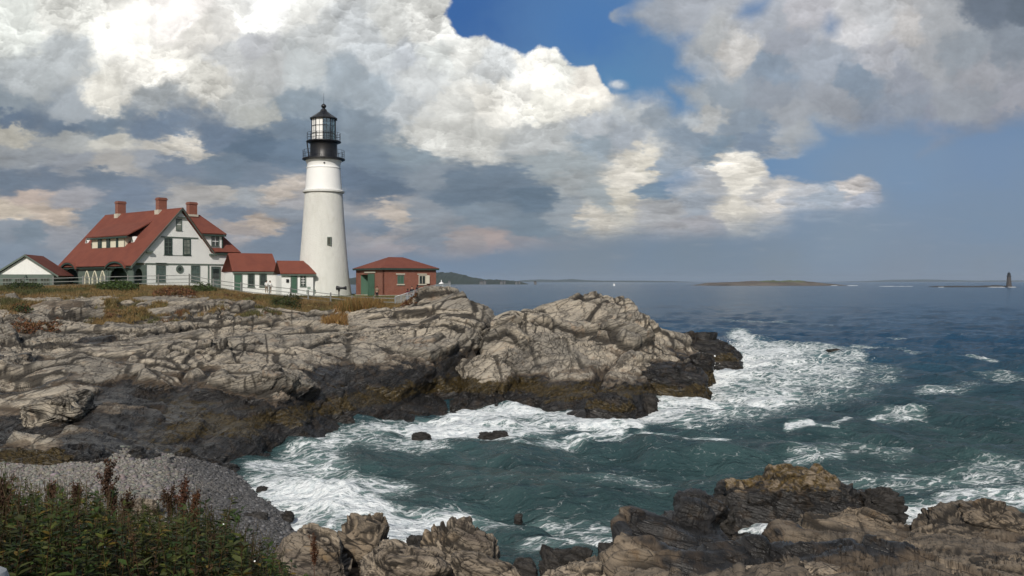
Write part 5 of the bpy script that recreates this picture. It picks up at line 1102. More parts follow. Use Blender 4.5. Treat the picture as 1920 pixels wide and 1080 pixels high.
def bench():
    x, y, z = drop(583, 124); z = at(583, 549.5, 124)[2]; g = empty('bench', (x, y, z)); tag(g, 'small green bench against the white wall near the lighthouse', 'bench')
    m = MB(); [m.box(-.55, .62, -.25+k*.13, -.15+k*.13, .38, .42) for k in range(4)]; m.build('seat', BGREEN, g)
    m = MB(); [m.box(-.55, -.1, .3, .34, .5+k*.12, .59+k*.12) for k in range(3)]; m.build('backrest', BGREEN, g)
    for a in (-.5, .55):
        for b in (-.22, .28): m = MB(); m.box(a-.03, a+.03, b-.03, b+.03, -.1, .38); m.build('leg', BGREEN, g)
bench()
def sign(px, py0, py1, w, Y, label):
    p = at(px, py1, Y); g = empty('sign', (p[0], p[1], p[2]-.6)); tag(g, label, 'sign'); h = (py1-py0)/FP*Y
    m = MB(); m.box(-w/2, w/2, -.03, 0, .6, .6+h); m.build('board', CREAM, g)
    m = MB(); rr = random.Random(3)
    for k in range(2):   # two lines of small worn lettering, too worn to read
        x = -w*.34
        while x < w*.32: l = rr.uniform(.03, .07); m.box(x, x+l, -.034, -.0305, .6+h*(.56-.24*k), .6+h*(.56-.24*k)+.07); x += l+.035
    m.build('lettering', GREYWOOD, g)
    for a in (-w*.4, w*.4): m = MB(); m.box(a-.03, a+.03, 0.001, .05, -.3, .6+h*.8); m.build('post', GREYWOOD, g)
sign(813.5, 537, 543.5, .62, 106.5, 'small cream warning board at the top of the wire fence')
# ---- people
SKIN = paint('skin', (.45, .27, .19), .1, .6); HAIR = paint('dark_hair', (.02, .014, .01), .2, .6); HAIR2 = paint('brown_hair', (.07, .04, .02), .2, .6)
def cloth(n, c): return paint(n, c, .25, .9, 6, .4)
JEANS = cloth('blue_denim', (.16, .21, .30)); BLACKC = cloth('black_cloth', (.016, .015, .02)); MAROON = cloth('dark_red_cloth', (.10, .015, .03)); WHITEC = cloth('white_cloth', (.7, .7, .68)); TANC = cloth('tan_cloth', (.22, .16, .11)); GREYC = cloth('grey_cloth', (.2, .2, .21))
def skinned(name, joints, edges, mat, parent, sub=2):
    me = bpy.data.meshes.new(name); me.from_pydata([j[:3] for j in joints], edges, []); me.materials.append(mat)
    o = link(bpy.data.objects.new(name, me), parent); s = o.modifiers.new('skin', 'SKIN'); s.use_smooth_shade = True
    me.skin_vertices.new() if not me.skin_vertices else None
    for i, j in enumerate(joints):
        sv = me.skin_vertices[0].data[i]; sv.radius = (j[3], j[4] if len(j) > 4 else j[3]); sv.use_root = i == 0
    u = o.modifiers.new('sub', 'SUBSURF'); u.levels = u.render_levels = sub; return o
def person(px, feet, Y, face, H, top, bottom, hair, label, lean=0., longhair=False, arms=0.25):
    p = at(px, feet, Y); k = H/1.75; g = empty('person', tuple(p), face); tag(g, label, 'person', None); g.scale = (k, k, k)
    a = arms
    J = [(0,0,.95,.15,.11),(0,-.01,1.12,.13,.10),(0,0,1.32,.17,.11),(0,.0,1.45,.09,.08),(0,-.01,1.53,.055),(0,-.02,1.60,.075,.09),(0,-.02,1.68,.08,.095),(0,-.01,1.74,.05,.06),
         (-.19,0,1.42,.06),(-.23,-.05,1.15,.045),(-.16,-.05-a,1.02,.035),(-.12,-.09-a,.99,.028,.02),(.19,0,1.42,.06),(.23,-.05,1.15,.045),(.16,-.05-a,1.02,.035),(.12,-.09-a,.99,.028,.02),
         (-.10,0,.86,.10),(-.11,-.02,.50,.065),(-.11,.02,.12,.045),(-.11,-.02,.05,.045),(-.12,-.14,.03,.035,.03),(.10,0,.86,.10),(.12,.03,.50,.065),(.12,.06,.12,.045),(.12,.03,.05,.045),(.13,-.10,.03,.035,.03)]
    E = [(0,1),(1,2),(2,3),(3,4),(4,5),(5,6),(6,7),(2,8),(8,9),(9,10),(10,11),(2,12),(12,13),(13,14),(14,15),(0,16),(16,17),(17,18),(18,19),(19,20),(0,21),(21,22),(22,23),(23,24),(24,25)]
    skinned('body', J, E, SKIN, g)
    def puff(idx, ed, mat, name, d): skinned(name, [(*J[i][:3], J[i][3]+d, (J[i][4] if len(J[i]) > 4 else J[i][3])+d) for i in idx], ed, mat, g)
    puff([2,1,0,8,9,10,12,13,14,3], [(0,1),(1,2),(0,3),(3,4),(4,5),(0,6),(6,7),(7,8),(0,9)], top, 'jacket', .022)
    puff([0,16,17,18,21,22,23], [(0,1),(1,2),(2,3),(0,4),(4,5),(5,6)], bottom, 'trousers', .02)
    hj = [(0,.02,1.70,.085,.10),(0,.01,1.77,.07,.08)]+([(0,.08,1.55,.07,.05),(0,.09,1.42,.06,.035)] if longhair else [(0,.05,1.64,.07,.05)])
    skinned('hair', hj, [(0,1),(0,2)]+([(2,3)] if longhair else []), hair, g, 2)
    m = MB(); m.lathe([(0,0),(.012,.0),(.016,.012),(0,.03)], 6); m.v = [(x, -.122-z, 1.635+y) for x, y, z in m.v]; n_ = m.build('nose', SKIN, g)
    for s in (-1, 1):
        m = MB(); m.lathe([(0,0),(.011,.002),(0,.006)], 6); m.v = [(x+.032*s, -.112-z, 1.665+y) for x, y, z in m.v]; m.build('eye', HAIR, g)
        m = MB()
        for f in range(5): fx = s*(.12-.02*f+.03); m.tube((fx, -.1-a, .975), (fx*.96, -.125-a, .94-.008*(f in (1, 2, 3))), .009, 5, .007)
        m.build('fingers', SKIN, g)
    return g
person(764.5, 568, 110.6, math.radians(200), 1.66, MAROON, JEANS, HAIR, 'person in dark red top and jeans, leftmost of three by the wire fence', longhair=True)
person(772.5, 565, 110.4, math.radians(10), 1.72, BLACKC, JEANS, HAIR, 'person in a black top and pale jeans, middle of the three by the wire fence')
person(783.0, 562, 110.2, math.radians(150), 1.72, BLACKC, GREYC, HAIR, 'person in black with grey trousers, rightmost of the three by the wire fence', longhair=True)
person(706.8, 560, 123.0, math.radians(170), 1.6, TANC, BLACKC, HAIR2, 'person in a tan top standing before the brick wall beside the green door')
person(499.8, 549.5, 121.0, math.radians(190), 1.62, WHITEC, TANC, HAIR, 'left one of two people in pale tops behind the rail fence')
person(506.5, 550, 121.0, math.radians(160), 1.6, WHITEC, TANC, HAIR, 'right one of two people in pale tops behind the rail fence')
# ============================================================ far things: islands, coast, boats, the distant tower
FARROCK = paint('far_island_rock', (.15, .125, .10), .4, .9, .02, 0, fine=.2); FARDARK = paint('far_dark_rock', (.06, .055, .05), .3, .9, .02, 0, fine=.2)
FARWOOD = paint('far_woods', (.035, .05, .035), .35, .9, .01, 0, fine=.08); FARGRASS = paint('far_island_grass', (.13, .15, .07), .3, .9, .02, 0, fine=.1); SURF = paint('white_surf', (.8, .82, .82), .05)
def ridge_land(name, prof, Y, depth, mat, label, kind='structure', cat=None, rough=.3, step=1.0, seed=1, smooth=False):
    """a long low land seen from the sea: profile (column, height in metres), built with real depth"""
    xs = [p[0] for p in prof]; px = np.arange(xs[0], xs[-1]+step, step); hgt = np.interp(px, xs, [p[1] for p in prof])
    hgt = hgt*(1+rough*fbm(px/7, px*0+seed, px*0, 5, seed, .65)); v = np.linspace(0, 1, 13)
    pro = np.sin(v*np.pi)**.6; X = (px[:, None]-960)/FP*(Y)+v[None]*0; YY = Y+(v[None]-.15)*depth+px[:, None]*0; Zz = hgt[:, None]*pro[None]*(1+.25*fbm(X/depth*5, YY/depth*5, X*0, 3, seed+3))-.6
    o = raw_mesh(name, np.stack([X+0*YY, YY, Zz], -1).reshape(-1, 3), grid_faces(len(px), 13)[:, ::-1], mat, smooth=smooth)
    return tag(o, label, cat, kind=kind)
ridge_land('hills', [(640,20),(680,34),(740,40),(815,42),(835,40),(855,34),(880,22),(905,15),(930,15),(960,13),(975,9),(990,3)], 2900, 900, FARWOOD, 'dark wooded hills on the far shore', rough=.22)
ridge_land('hills', [(960,10),(985,26),(1020,34),(1050,28),(1075,36),(1110,24),(1150,18),(1200,20),(1260,14),(1300,6)], 11500, 1500, FARWOOD, 'faint low coast on the horizon', rough=.3)
ridge_land('hills', [(1600,4),(1660,18),(1720,38),(1760,42),(1800,34),(1860,22),(1930,30),(2000,5)], 15500, 1800, FARWOOD, 'pale hill barely showing through the haze', rough=.1)
ridge_land('island', [(1315,.3),(1330,3),(1345,6.5),(1400,8.5),(1425,11),(1470,10),(1500,10.5),(1540,9),(1560,5.5),(1578,4),(1590,.6)], 2000, 220, FARROCK, 'long low tan rocky island on the horizon with a greenish top', 'thing', 'island', .25, .7, 4)
ridge_land('island', [(1755,.3),(1765,2.2),(1800,2.4),(1850,2.2),(1880,3.6),(1900,2.4),(1915,.6)], 1480, 60, FARDARK, 'low black reef under the small distant tower', 'thing', 'island', .5, .7, 6)
ridge_land('island_scrub', [(1420,3),(1435,11.6),(1470,11),(1500,11.8),(1520,8.5)], 2012, 100, FARGRASS, 'green scrub on top of the long low island', 'stuff', 'scrub', .2, .7, 8)
def surf(px0, px1, Y, h, label):
    m = MB(); n = 14; rr = random.Random(int(px0))
    for i in range(n):
        a = (px0+(px1-px0)*i/n-960)/FP*Y; b = (px0+(px1-px0)*(i+1)/n-960)/FP*Y; hh = h*rr.uniform(.3, 1)
        hh *= .4; m.prism([(a, Y, -.5), (b, Y, -.5), ((a+b)/2+(b-a)*.3, Y, hh), ((a+b)/2-(b-a)*.3, Y, hh*.8)], (0, 6, 0))
    return tag(m.build('surf', SURF, None), label, 'surf', kind='stuff')
surf(1560, 1570, 1960, 2.2, 'white surf at the right end of the long island'); surf(1590, 1608, 1960, 2.0, 'white surf just beyond the long island'); surf(1650, 1712, 1700, 1.3, 'thin line of surf on the open sea')
surf(1762, 1770, 1450, 1.6, 'white surf at the left end of the black reef'); surf(1855, 1885, 1450, 1.6, 'white surf below the distant tower'); surf(1893, 1905, 1450, 1.8, 'white surf right of the distant tower')
def far_tower():
    p = at(1885.5, 523.5, 1480); g = empty('distant_lighthouse', (p[0], p[1]-10, 2.0)); tag(g, 'small grey stone lighthouse tower on the black reef at the horizon', 'lighthouse')
    m = MB(); m.lathe([(4.4, -2), (3.8, 2), (3.2, 9), (2.8, 15)], 16); m.build('tower', paint('granite', (.07, .062, .058), .2, .9), g)
    m = MB(); m.lathe([(3.5, 15), (3.5, 16)], 16); m.build('gallery', METAL, g)
    m = MB(); m.lathe([(2.4, 16), (2.4, 19.2), (2.8, 19.2), (.4, 21.6), (.2, 23)], 12); m.build('lantern', METAL, g)
far_tower()
def sailboat(px, Y, h, label):
    p = at(px, 529, Y); g = empty('sailboat', (p[0], p[1], 0)); tag(g, label, 'sailboat')
    m = MB(); m.prism([(-h*.35, -1, .3), (h*.3, -1, .3), (h*.42, -1, 1.3), (-h*.38, -1, 1.3)], (0, 2.4, 0)); m.build('hull', CLEAN, g)
    m = MB(); m.prism([(-h*.02, 0, 1.9), (-h*.34, 0, 1.9), (-h*.02, 0, h)], (0, .12, 0)); m.build('sail', CLEAN, g); m = MB(); m.prism([(h*.02, 0, 1.6), (h*.34, 0, 1.6), (h*.02, 0, h*.86)], (0, .12, 0)); m.build('sail', CLEAN, g)
    m = MB(); m.tube((0, 0, 1), (0, 0, h*1.05), .12); m.build('mast', METAL, g)
sailboat(1151.5, 1900, 6.0, 'tiny white sailboat alone on the horizon near the middle')
FW = paint('far_house_paint', (.11, .11, .11), .15)
for i, (px, w, h) in enumerate(((829,7,5),(842,9,5),(902,14,6),(909,8,5),(940,10,6),(946,6,5),(968,8,5),(974,6,4),(1004,10,5))):
    p = at(px, 529, 2700); m = MB(); g = empty('far_house', (p[0], 2700+(i % 3)*12, 4.5+(i % 2)*2)); w_ = w*.8
    h *= .7; m.box(-w_/2, w_/2, 0, 9, -7, h*.9); m.build('wall', FW, g); m = MB(); m.prism([(-w_/2-.5, -.5, h*.9), (w_/2+.5, -.5, h*.9), (0, -.5, h*1.7)], (0, 10, 0)); m.build('roof', FARDARK, g)
    ORD = ['first', 'second', 'third', 'fourth', 'fifth', 'sixth', 'seventh', 'eighth', 'ninth']
    tag(g, 'tiny pale house on the far shore, %s from the left in the row' % ORD[i], 'house', 'houses along the far shore')
def beacon():
    p = at(827.5, 531, 700); g = empty('channel_beacon', (p[0], p[1], 0)); tag(g, 'tiny white topped beacon on thin legs beyond the brick building', 'beacon')
    for a in (-1.1, 0, 1.1): m = MB(); m.tube((a, 0, -1), (a*.8, 0, 7.5), .16); m.build('leg', CLEAN, g)
    m = MB(); m.lathe([(2.0, 7.4), (1.8, 7.9), (.3, 8.8), (.25, 10.4)], 12); m.build('canopy', CLEAN, g)
beacon()
# ============================================================ plants
def leaf_mat(name='leaf', rough=.6):
    t = NT(name); c = t.attr('tint', True); n = t.noise(t.coords(), 30, 2, .5); c2 = t.mix(t.math('MULTIPLY', n, .5), c, t.mix(.5, c, (.02, .02, .01)))
    b = t.n.new('ShaderNodeBsdfPrincipled'); t.l.new(c2, b.inputs['Base Color']); b.inputs['Roughness'].default_value = rough; b.inputs['Specular IOR Level'].default_value = .25
    tl = t.n.new('ShaderNodeBsdfTranslucent'); t.l.new(c2, tl.inputs[0]); mx = t.n.new('ShaderNodeMixShader'); mx.inputs[0].default_value = .25
    t.l.new(b.outputs[0], mx.inputs[1]); t.l.new(tl.outputs[0], mx.inputs[2]); o = t.n.new('ShaderNodeOutputMaterial'); t.l.new(mx.outputs[0], o.inputs[0]); return t.m
LEAF = leaf_mat(); 
def leaves(P, D, U, L, Wd, col, name, parent=None, mat=None):
    """many pointed leaves: base P, direction D, side U, length L, width Wd; each is six points folded along its rib"""
    D = D/np.linalg.norm(D, axis=1, keepdims=True); S = np.cross(D, U); S /= np.linalg.norm(S, axis=1, keepdims=True)+1e-9; N = np.cross(S, D)
    L = L[:, None]; Wd = Wd[:, None]
    V = np.stack([P, P+D*L*.35+S*Wd-N*Wd*-.3, P+D*L*.35-S*Wd+N*Wd*.3, P+D*L*.7+S*Wd*.7-N*L*.06, P+D*L*.7-S*Wd*.7-N*L*.06, P+D*L-N*L*.18, P+D*L*.4-N*Wd*.1], 1)
    n = len(P); o = (np.arange(n)*7)[:, None, None]
    F = (np.array([[0,1,6],[0,6,2],[1,3,6],[2,6,4],[3,5,6],[4,6,5]])[None]+o).reshape(-1, 3)
    return raw_mesh(name, V.reshape(-1, 3), F, mat or LEAF, parent, attrs={'tint': np.repeat(col, 7, 0)})
rg = np.random.default_rng(21)
near = G4[(G4[..., 1] > 3) & (G4[..., 1] < 18) & (np.abs(G4[..., 0]) < 16)]
near = near[::3]
def shore_h(x, y):
    out = np.empty(len(x))
    for i in range(0, len(x), 200):
        d = (near[None, :, 0]-x[i:i+200, None])**2+(near[None, :, 1]-y[i:i+200, None])**2; out[i:i+200] = near[np.argmin(d, 1), 2]
    return out
TOPS = ([-120, 0, 40, 75, 110, 160, 200, 240, 280, 320, 360, 400, 430, 470, 520, 560], [885, 895, 915, 920, 905, 925, 938, 948, 958, 940, 942, 958, 980, 1010, 1060, 1100])
def undergrowth():
    n = 1250; px = rg.uniform(-110, 540, n); Y = rg.uniform(4.6, 10.5, n)**1.0; x = (px-960)/FP*Y; g = shore_h(x, Y)
    toppy = np.interp(px, *TOPS)+np.abs(rg.normal(0, 30, n))+34*np.clip(vnoise(x*3.2, Y*1.6, x*0, 4)+.15, 0, 1); zt = CAMZ-(toppy-527.5)/FP*Y; h = zt-g
    h = np.minimum(h, rg.uniform(.8, 1.45, n)); ok = h > .12; px, Y, x, g, h = px[ok], Y[ok], x[ok], g[ok], h[ok]; n = len(x)
    # only where the plant can be seen above the lower ones
    kind = rg.random(n); pat = fbm(x*.9, Y*.9, x*0, 3, 11)
    P = []; D = []; U = []; L = []; W = []; C = []; SV = []; SF = []; SC = []
    base = np.array([[.036, .064, .014], [.082, .095, .020], [.022, .042, .012], [.085, .05, .024], [.060, .070, .022]])
    for i in range(n):
        ln = rg.normal(0, .12, 2); k = int(16+h[i]*34); b = np.array([x[i], Y[i], g[i]]); tp = b+np.array([ln[0], ln[1], h[i]])
        dead = kind[i] > .76 or (pat[i] > .15 and kind[i] > .42)
        tt = rg.uniform(.12, 1, k)**.75; pp = b+(tp-b)*tt[:, None]; a = rg.uniform(0, 6.28, k); up = rg.uniform(.05, .8, k)
        d = np.stack([np.cos(a), np.sin(a), up], 1); P.append(pp); D.append(d); U.append(np.tile([0, 0, 1.], (k, 1))+rg.normal(0, .25, (k, 3)))
        s = rg.uniform(.035, .115, k)*(1.15-.55*tt)*(.55 if dead else 1); L.append(s); W.append(s*rg.uniform(.13, .24, k))
        c = base[3] if dead else base[rg.choice([0, 1, 2, 4], p=[.35, .25, .2, .2])]
        cc = c[None]*rg.uniform(.6, 1.45, (k, 1)); cc = np.where(rg.random((k, 1)) < .07, np.array([[.16, .11, .02]]), cc); C.append(cc)
        r = .004; o = len(SV)*1; q = np.array([[r, 0, 0], [-r*.5, r*.87, 0], [-r*.5, -r*.87, 0]])
        SV += [*(b+q), *(tp+q*.4)]; SF += [[o, o+1, o+4, o+3], [o+1, o+2, o+5, o+4], [o+2, o, o+3, o+5]]; SC += [[.09, .05, .025] if dead or rg.random() < .4 else [.06, .08, .02]]*6
    o = leaves(np.concatenate(P), np.concatenate(D), np.concatenate(U), np.concatenate(L), np.concatenate(W), np.concatenate(C), 'undergrowth')
    st = raw_mesh('undergrowth_stems', np.array(SV), np.array(SF), LEAF, o, attrs={'tint': np.array(SC)}); st['kind'] = 'stuff'
    tag(o, 'dense green and brown leafy weeds filling the bottom left corner', 'undergrowth', kind='stuff')
    # small white asters
    m = 24; i = rg.integers(0, n, m); V = []; F = []; 
    for k, j in enumerate(i):
        c = np.array([x[j]+rg.normal(0, .06), Y[j]+rg.normal(0, .06)-.05, g[j]+h[j]*rg.uniform(.75, 1.03)]); r = rg.uniform(.005, .009); a0 = rg.uniform(0, 1)
        V += [c+[0, 0, .004]]+[c+np.array([r*math.cos(a0+1.05*q), r*.5*math.sin(a0+1.05*q), r*.8*math.sin(a0+1.05*q)]) for q in range(6)]; F += [[7*k, 7*k+1+q, 7*k+1+(q+1) % 6] for q in range(6)]
    tag(raw_mesh('asters', np.array(V), np.array(F), CLEAN), 'tiny white flowers dotted among the weeds', 'flowers', kind='stuff')
undergrowth()
def stalks():
    # bare and seeding stalks standing above the weeds, too many to count
    n = 260; px = rg.uniform(-60, 520, n); Y = rg.uniform(5.2, 9.5, n); x = (px-960)/FP*Y; g = shore_h(x, Y); zt = CAMZ-(np.interp(px, *TOPS)-np.abs(rg.normal(0, 16, n))+6-527.5)/FP*Y
    V = []; F = []; C = []
    for i in range(n):
        b = np.array([x[i], Y[i], g[i]]); tp = np.array([x[i]+rg.normal(0, .08), Y[i]+rg.normal(0, .08), min(zt[i], g[i]+1.7)]); mid = (b+tp)/2+rg.normal(0, .02, 3); r = .0028
        br = [(b, mid), (mid, tp)]+[(mid+(tp-mid)*u, mid+(tp-mid)*u+np.array([rg.normal(0, .07), rg.normal(0, .07), rg.uniform(.04, .13)])) for u in rg.uniform(.1, .9, 4)]
        c = [(.09, .055, .03), (.13, .10, .05), (.06, .07, .02)][i % 3]
        for p, q in br:
            o = len(V); s3 = np.array([[r, 0, 0], [-r*.5, r*.87, 0], [-r*.5, -r*.87, 0]]); V += [*(p+s3), *(q+s3*.5)]; F += [[o, o+1, o+4, o+3], [o+1, o+2, o+5, o+4], [o+2, o, o+3, o+5]]; C += [c]*6
    tag(raw_mesh('dry_stalks', np.array(V), np.array(F), LEAF, attrs={'tint': np.array(C)}), 'thin dry stalks standing above the weeds in the corner', 'stalks', kind='stuff')
stalks()
SEED = leaf_mat('seed_head', .9)
def dock(px, top, bot, Y, label, wide=1.0, col=(.075, .042, .027)):
    a = at(px, bot, Y); b = at(px+rg.normal(0, 6), top, Y); hgt = b[2]-a[2]; g = empty('dried_dock_plant', tuple(a)); tag(g, label, 'plant', 'tall dried plants in the undergrowth')
    m = MB(); m.tube((0, 0, -.35), (b[0]-a[0], 0, hgt), .006, 5, .003)
    nb = 9; tips = [np.array([b[0]-a[0], 0, hgt])]; roots = [np.array([b[0]-a[0], 0, hgt])*.45]
    for i in range(nb):
        t = rg.uniform(.3, .8); r0 = np.array([(b[0]-a[0])*t, 0, hgt*t]); an = rg.uniform(0, 6.28); l = hgt*rg.uniform(.18, .4)
        r1 = r0+np.array([math.cos(an)*.32*wide, math.sin(an)*.32*wide, .9])*l; m.tube(r0, r1, .003, 4, .002); roots.append(r0); tips.append(r1)
    m.build('stem', paint('dry_stem', (.10, .05, .03), .3, .9), g)
    P = []
    for r0, r1 in zip(roots, tips):
        k = int(60+260*np.linalg.norm(r1-r0)); t = rg.uniform(.1, 1.02, k)[:, None]; P.append(r0+(r1-r0)*t+rg.normal(0, .011, (k, 3)))
    P = np.concatenate(P); k = len(P); D = rg.normal(0, 1, (k, 3)); D[:, 2] = np.abs(D[:, 2]); s = rg.uniform(.008, .02, k)
    leaves(P, D, rg.normal(0, 1, (k, 3)), s, s*.42, np.array([col])*rg.uniform(.5, 1.6, (k, 1)), 'seed_head', g, SEED)
dock(196, 866, 1010, 7.2, 'tallest reddish brown dried plant rising against the pale pebbles', 1.1)
dock(216, 905, 1015, 7.0, 'brown dried plant close to the right of the tallest one', .9)
dock(138, 912, 1000, 7.4, 'short dark brown dried plant between the left edge and the tallest one', 1.1)
dock(8, 900, 1000, 6.6, 'dark brown dried plant cut by the left edge of the picture', 1.2)
dock(96, 905, 960, 8.0, 'faded light brown dried plant left of the short dark one', 1.3, (.14, .08, .05))
dock(240, 925, 1010, 7.6, 'thin branching dried plant right of the tallest one', 1.6)
dock(318, 918, 1015, 7.6, 'wide twiggy dried plant near the dark wet pebbles', 1.8, (.07, .04, .025))
dock(345, 905, 1020, 7.4, 'upright reddish dried plant at the edge of the dark wet pebbles', .9, (.09, .04, .025))
dock(362, 925, 1020, 7.2, 'rust coloured dried plant just right of the upright one', .8, (.11, .045, .02))
dock(592, 1000, 1095, 12.0, 'dried rust plant standing in the fissure of the pale lumpy boulder', 1.0, (.10, .04, .02))
# ---- grass on the headland
def headland_grass():
    S = AH['soil']*(1-np.clip(AH['lawn'], 0, 1)*.3); P = GH; w = (S > .42) & (P[..., 1] < 119) & (P[..., 1] > 84) & (img_y(P) > 528)
    idx = np.argwhere(w); idx = idx[rg.integers(0, len(idx), 26000)]; B = P[idx[:, 0], idx[:, 1]]+rg.normal(0, .12, (len(idx), 3))*[1, 1, 0]
    nz = fbm(B[:, 0]/6, B[:, 1]/6, B[:, 0]*0, 4, 301); nz2 = fbm(B[:, 0]/4, B[:, 1]/4, B[:, 0]*0+3, 4, 302)
    pxs = 960+B[:, 0]/B[:, 1]*FP
    gold = np.array([.25, .165, .06]); grn = np.array([.06, .08, .022]); rust = np.array([.17, .07, .032]); tan = np.array([.20, .15, .085])
    fg = sstep(-.05, .25, nz)[:, None]; fr = (sstep(.1, .3, nz2)*(.35+.65*np.exp(-((pxs-320)/60)**2)))[:, None]
    c = gold*(1-fg)+grn*fg; c = c*(1-fr)+rust*fr; c = c*.75+tan*.25
    reps = 5; Bk = np.repeat(B, reps, 0)+rg.normal(0, .1, (len(B)*reps, 3))*[1, 1, 0]; Ck = np.repeat(c, reps, 0)*rg.uniform(.6, 1.5, (len(B)*reps, 1)); n = len(Bk)
    hh = (rg.uniform(.12, .42, n)*(1+.9*np.repeat(nz, reps)))[:, None]; a = rg.uniform(0, 6.28, n); s = np.stack([np.cos(a), np.sin(a), a*0], 1)*.035; ln = rg.normal(0, .14, (n, 3)); ln[:, 2] = 0
    Bk[:, 2] -= .05
    V = np.stack([Bk-s, Bk+s, Bk+ln*hh*2.0+np.array([0, 0, 1])*hh], 1).reshape(-1, 3)
    o = raw_mesh('grass', V, np.arange(3*n).reshape(-1, 3), LEAF, attrs={'tint': np.repeat(Ck, 3, 0)}); tag(o, 'dry golden and green grass along the top of the headland', 'grass', kind='stuff')
headland_grass()
def clump(name, label, cat, px0, px1, py0, py1, Y0, Y1, cols, n, hgt, lean=.15, group=None, blade=True):
    """a patch of tall grass or a bush rooted on the headland between two sight lines and two distances"""
    Y = rg.uniform(Y0, Y1, n); f = rg.beta(1.6, 1.6, n); px = px0+(px1-px0)*f; x = (px-960)/FP*Y
    t = (Y-Y0)/(Y1-Y0+1e-6); sel = GH[(GH[..., 1] > Y0-3) & (GH[..., 1] < Y1+3) & (np.abs(960+GH[..., 0]/GH[..., 1]*FP-(px0+px1)/2) < (px1-px0)*.8)]
    if len(sel) == 0: return
    sel = sel[::max(1, len(sel)//3000)]; z = np.empty(n)
    for i in range(0, n, 500): z[i:i+500] = sel[np.argmin((sel[None, :, 0]-x[i:i+500, None])**2+(sel[None, :, 1]-Y[i:i+500, None])**2, 1), 2]
    c = np.array(cols)[rg.integers(0, len(cols), n)]*rg.uniform(.6, 1.5, (n, 1)); env = np.sqrt(np.clip(1-(2*f-1)**2, .05, 1))*(.8+.4*vnoise(px/9, Y/2, px*0, 5))
    org = np.array([x.mean(), Y.mean(), z.mean()]); B = np.stack([x, Y, z], 1)-org; g = empty(name, tuple(org)); tag(g, label, cat, group)
    if blade:
        hh = (hgt*rg.uniform(.45, 1.05, n)*env)[:, None]; a = rg.uniform(0, 6.28, n); s = np.stack([np.cos(a), np.sin(a), a*0], 1)*.045; ln = rg.normal(0, lean, (n, 3)); ln[:, 2] = 0
        B[:, 2] -= .1; V = np.stack([B-s, B+s, B+ln*hh*2+np.array([0, 0, 1])*hh], 1).reshape(-1, 3)
        raw_mesh('blades', V, np.arange(3*n).reshape(-1, 3), LEAF, g, attrs={'tint': np.repeat(c, 3, 0)})
    else:
        B[:, 2] += rg.uniform(0, 1, n)**.8*hgt*env; D = rg.normal(0, 1, (n, 3)); L = rg.uniform(.12, .26, n)
        leaves(B, D, rg.normal(0, 1, (n, 3)), L, L*.3, c, 'foliage', g)
        m = MB(); [m.tube((B[i, 0]*.6, B[i, 1]*.6, B[:, 2].min()-.1), tuple(B[i]), .02, 4, .008) for i in range(0, min(n, 400), 25)]; m.build('stems', paint('twig', (.07, .05, .035)), g)
GOLD = [(.24, .14, .045), (.30, .19, .07), (.18, .09, .035), (.12, .10, .03)]; DG = [(.03, .05, .016), (.05, .07, .02), (.025, .035, .014)]; RUST = [(.17, .065, .03), (.12, .05, .028), (.2, .11, .05), (.1, .07, .03)]
clump('golden_grass_clump', 'big clump of tall golden dry grass below the brick building', 'tall grass', 622, 728, 560, 610, 96, 105, GOLD, 5200, 1.9)
clump('golden_grass_clump', 'lower spill of orange dry grass running down the rocks left of the big clump', 'tall grass', 600, 655, 590, 640, 86, 95, GOLD[:3], 2600, 1.0)
clump('shrub', 'low dark green bush at the left end of the headland crest', 'bush', 8, 84, 530, 555, 112, 117, DG, 1500, .8, blade=False)
clump('shrub', 'green bush in front of the porch arches of the white house', 'bush', 178, 262, 528, 545, 113, 117, [(.05, .09, .02), (.07, .10, .025), (.03, .05, .014)], 1900, 1.0, blade=False)
clump('shrub', 'rust red bush on the slope under the white house gable', 'bush', 285, 372, 534, 560, 106, 113, RUST, 2400, .9, blade=False)
clump('shrub', 'green bush on the crest under the round window', 'bush', 355, 408, 530, 550, 112, 116, [(.05, .08, .02), (.06, .07, .025)], 1000, .8, blade=False)
clump('shrub', 'dark olive bush on the slope below the green outbuilding door', 'bush', 508, 566, 556, 582, 103, 109, DG+[(.07, .06, .02)], 1500, 1.1, blade=False)
clump('shrub', 'small dark bush growing in the rubble at the far left', 'bush', 20, 62, 575, 595, 94, 98, DG+RUST[:1], 700, .8, blade=False)
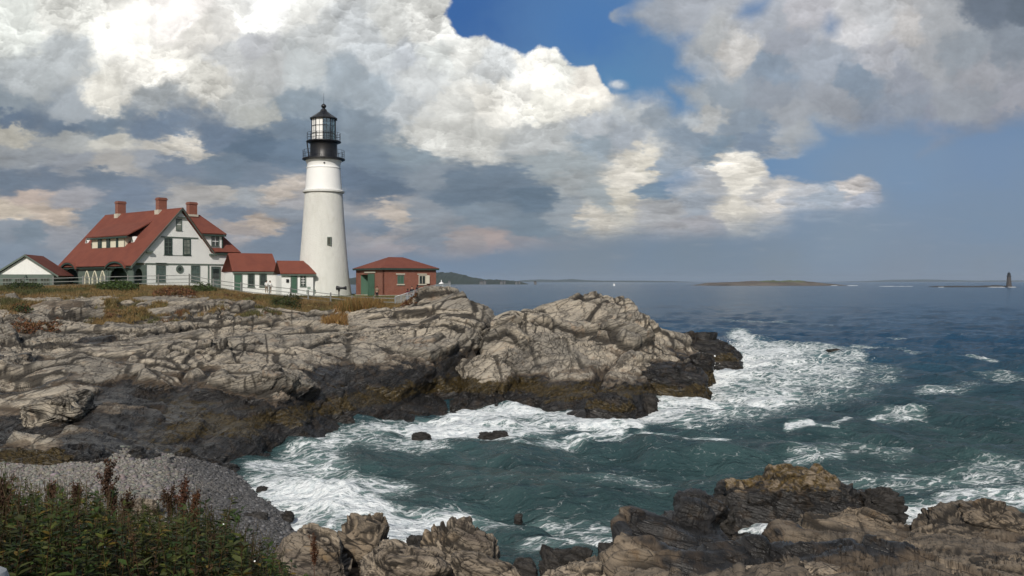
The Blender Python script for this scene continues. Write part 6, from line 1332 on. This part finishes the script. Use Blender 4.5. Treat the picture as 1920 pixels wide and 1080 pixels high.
clump('shrub', 'rusty low bush on the rocks at the far left', 'bush', 20, 118, 605, 625, 86, 91, RUST, 1500, .5, blade=False)
clump('shrub', 'small rust tuft on the ridge below the three people', 'bush', 752, 790, 575, 585, 98, 103, RUST, 700, .6, blade=False)
def rail_post():
    p = at(2, 1062, 2.6); g = empty('metal_post', (p[0]-.035, p[1], p[2]-1.0)); tag(g, 'rounded grey metal post top in the bottom left corner', 'post')
    m = MB(); m.lathe([(.05, -1.2), (.05, .93), (.056, .935), (.056, .955), (.045, .985), (.02, 1.0), (0, 1.003)], 28); m.build('post', GALV, g, smooth=True)
rail_post()

# ---- spray thrown up where the swell meets the rocks
def spray():
    P = []
    for (px, py, Y, w, h, n) in ((1362, 640, 106, 2.2, 3.2, 900), (1388, 640, 104, 3.2, 1.6, 700), (1318, 690, 95, 1.2, 2.2, 400), (1450, 662, 108, 6, .7, 500), (1345, 700, 88, 1.8, 1.0, 300)):
        c = at(px, py, Y); c[2] = 0; r = np.abs(rg.normal(0, 1, n)); P.append(c+np.stack([rg.normal(0, w/2, n)*(.6+.4*r), rg.normal(0, .8, n), rg.beta(1.1, 2.6, n)*h], 1))
    P = np.concatenate(P); V, F = ico(0); s = np.exp(rg.normal(-3.5, .5, len(P)))[:, None, None]
    W = V[None]*s+P[:, None]; FF = (F[None]+(np.arange(len(P))*len(V))[:, None, None]).reshape(-1, 3)
    tag(raw_mesh('spray', W.reshape(-1, 3), FF, SURF, smooth=True), 'white spray flying off the breaking waves at the rocks', 'spray', kind='stuff')
spray()
# ============================================================ haze
def make_haze():
    m = MB(); m.box(-21000, 21000, -1500, 23000, -4, 115); mt, nt, n, l = new_mat('sea_haze')
    v = n.new('ShaderNodeVolumePrincipled'); v.inputs['Color'].default_value = (.60, .72, .88, 1); v.inputs['Density'].default_value = 0.00005; v.inputs['Anisotropy'].default_value = .1
    o = n.new('ShaderNodeOutputMaterial'); l.new(v.outputs[0], o.inputs['Volume']); mt.cycles.homogeneous_volume = True
    tag(m.build('haze', mt), 'thin blue sea haze', 'haze', kind='stuff')
make_haze()
